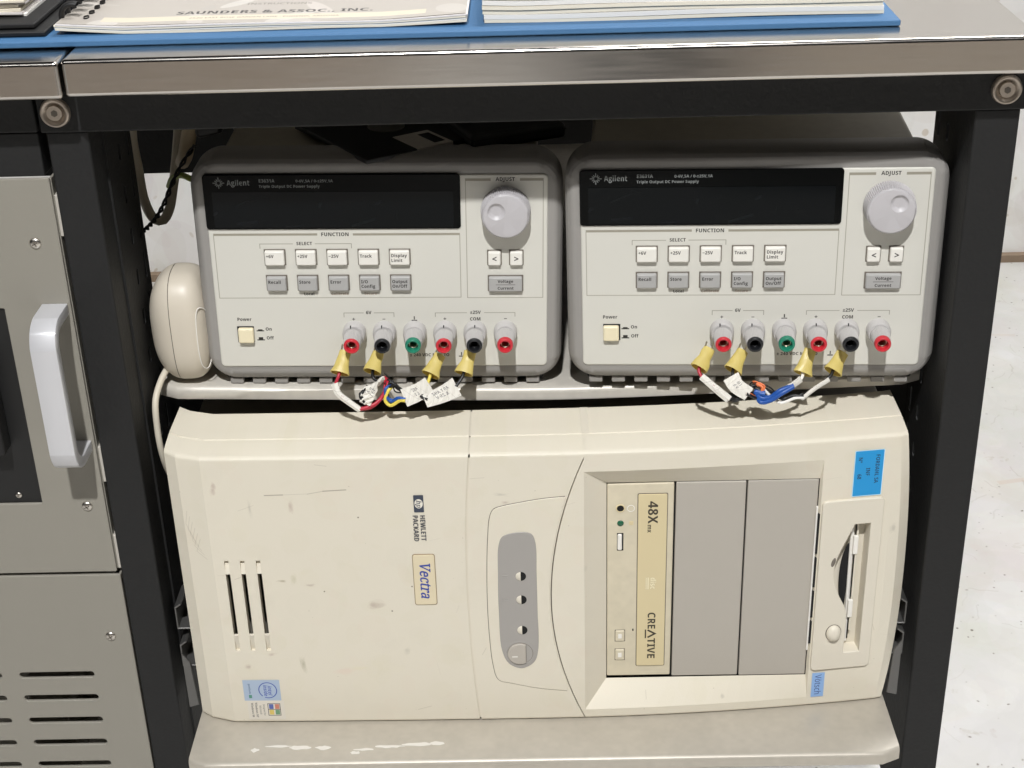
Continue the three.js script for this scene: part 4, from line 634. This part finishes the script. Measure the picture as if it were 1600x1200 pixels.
{
  const curl = (u, v, f) => 1.0 * Math.max(0, -u - 0.34) * 30 * Math.max(0, v) + 1.4 * Math.max(0, u - 0.3) * 12 * Math.max(0, v + 0.1) + 0.25 * Math.sin(u * 9 + f * 3);
  const h = pages(man, 4, 230, 212, 1.0, [M.page, M.paper, M.page, M.pageCool], curl, 0.8);
  const cov = new THREE.PlaneGeometry(229 * S, 211 * S, 24, 6); cov.rotateX(-Math.PI / 2); const p = cov.attributes.position; for (let k = 0; k < p.count; k++) p.setY(k, curl(p.getX(k) / (229 * S), p.getZ(k) / (211 * S), 0.95) * S);
  cov.computeVertexNormals();
  put(man, 'cover', cov, new THREE.MeshPhysicalMaterial({ color: 0xffffff, roughness: 0.28, map: canvasTex(1400, 1290, (x, w, h2) => {
    x.fillStyle = '#b5aea5'; x.fillRect(0, 0, w, h2);
    for (let i = 0; i < 60; i++) { x.fillStyle = `rgba(${rnd() < 0.5 ? '232,228,222' : '176,170,164'},${rr(0.1, 0.4)})`; x.beginPath(); x.ellipse(rr(0, w), rr(0, h2), rr(20, 120), rr(8, 60), rr(0, 3), 0, 7); x.fill(); }
    x.fillStyle = '#d8cdb8'; x.fillRect(w * 0.1, h2 * 0.915, w * 0.8, h2 * 0.05);
    x.fillStyle = '#2f2e2d'; x.font = 'bold 56px sans-serif'; x.textAlign = 'center'; x.fillText('SAUNDERS & ASSOC., INC.', w * 0.52, h2 * 0.895, w * 0.56);
    x.fillStyle = '#6d675f'; x.font = '22px sans-serif'; x.fillText('2520 EAST ROSE GARDEN LANE · PHOENIX, ARIZONA', w * 0.5, h2 * 0.947); x.font = '34px sans-serif'; x.fillText('INSTRUCTIONS', w * 0.52, h2 * 0.80);
  }) }), [0, h + 0.25, 0]);
  for (let i = 0; i < 15; i++) { const g = new THREE.TorusGeometry(7 * S, 1.6 * S, 8, 20, Math.PI * 1.6); g.scale(1, 1, 2); put(man, 'comb_ring', g, M.blackSmooth, [-108, 7, 90 - i * 12.5], [0, 0, 1.2]); }
}
const st = thing('manual_stack', 'thick stack of cream booklets at the end of the blue mat', 'booklets', [85, 903.9, -76]);
{
  const h = pages(st, 6, 222, 215, 2.1, [M.page, M.paper, M.page], (u, v, f) => 0.35 * Math.sin(u * 7 + f * 4) + 1.2 * Math.max(0, -u - 0.4) * 14 * f, 0.7);
  put(st, 'binder_clip', rbox(9, 6, 16, 1.2), M.blackSmooth, [-106, h + 1.5, 88]);
}
const lp = thing('lilac_papers', 'lilac sheets fanned on top of the cream booklets', 'papers', [90, 918.5, -85]);
for (let i = 0; i < 3; i++) { const g = new THREE.BoxGeometry(190 * S, 0.5 * S, 200 * S, 20, 1, 4), p = g.attributes.position; for (let k = 0; k < p.count; k++) { const u = p.getX(k) / (190 * S); p.setY(k, p.getY(k) + (0.8 + 0.7 * Math.sin(u * 6 + i)) * S); } g.computeVertexNormals(); put(lp, 'sheet', g, std(['#d6c8e2', '#e6dfe9', '#c9b6dc'][i], 0.8), [-3 + i * 4, i * 1.3, 6 - i * 3], [0, 0.02 * i - 0.02, 0]); }
const bn = thing('ring_binder', 'dark folder under loose pages at the end beside the comb-bound manual', 'folder', [-345, 903.9, -70]);
{ put(bn, 'cover', rbox(150, 3, 212, 1), M.blackSmooth, [0, 1.6, 0]); put(bn, 'cover', rbox(140, 3, 206, 1), M.dark, [-2, 5, -2]);
  const g = new THREE.Group(); g.name = 'loose_pages'; g.position.copy(V(1, 6.8, -10)); bn.add(g); pages(g, 6, 112, 190, 1.6, [M.paper, M.pageCool, M.page], (u, v, f) => 0.5 * Math.sin(u * 8 + f * 5), 2.5); }

renderer.render(scene, camera);
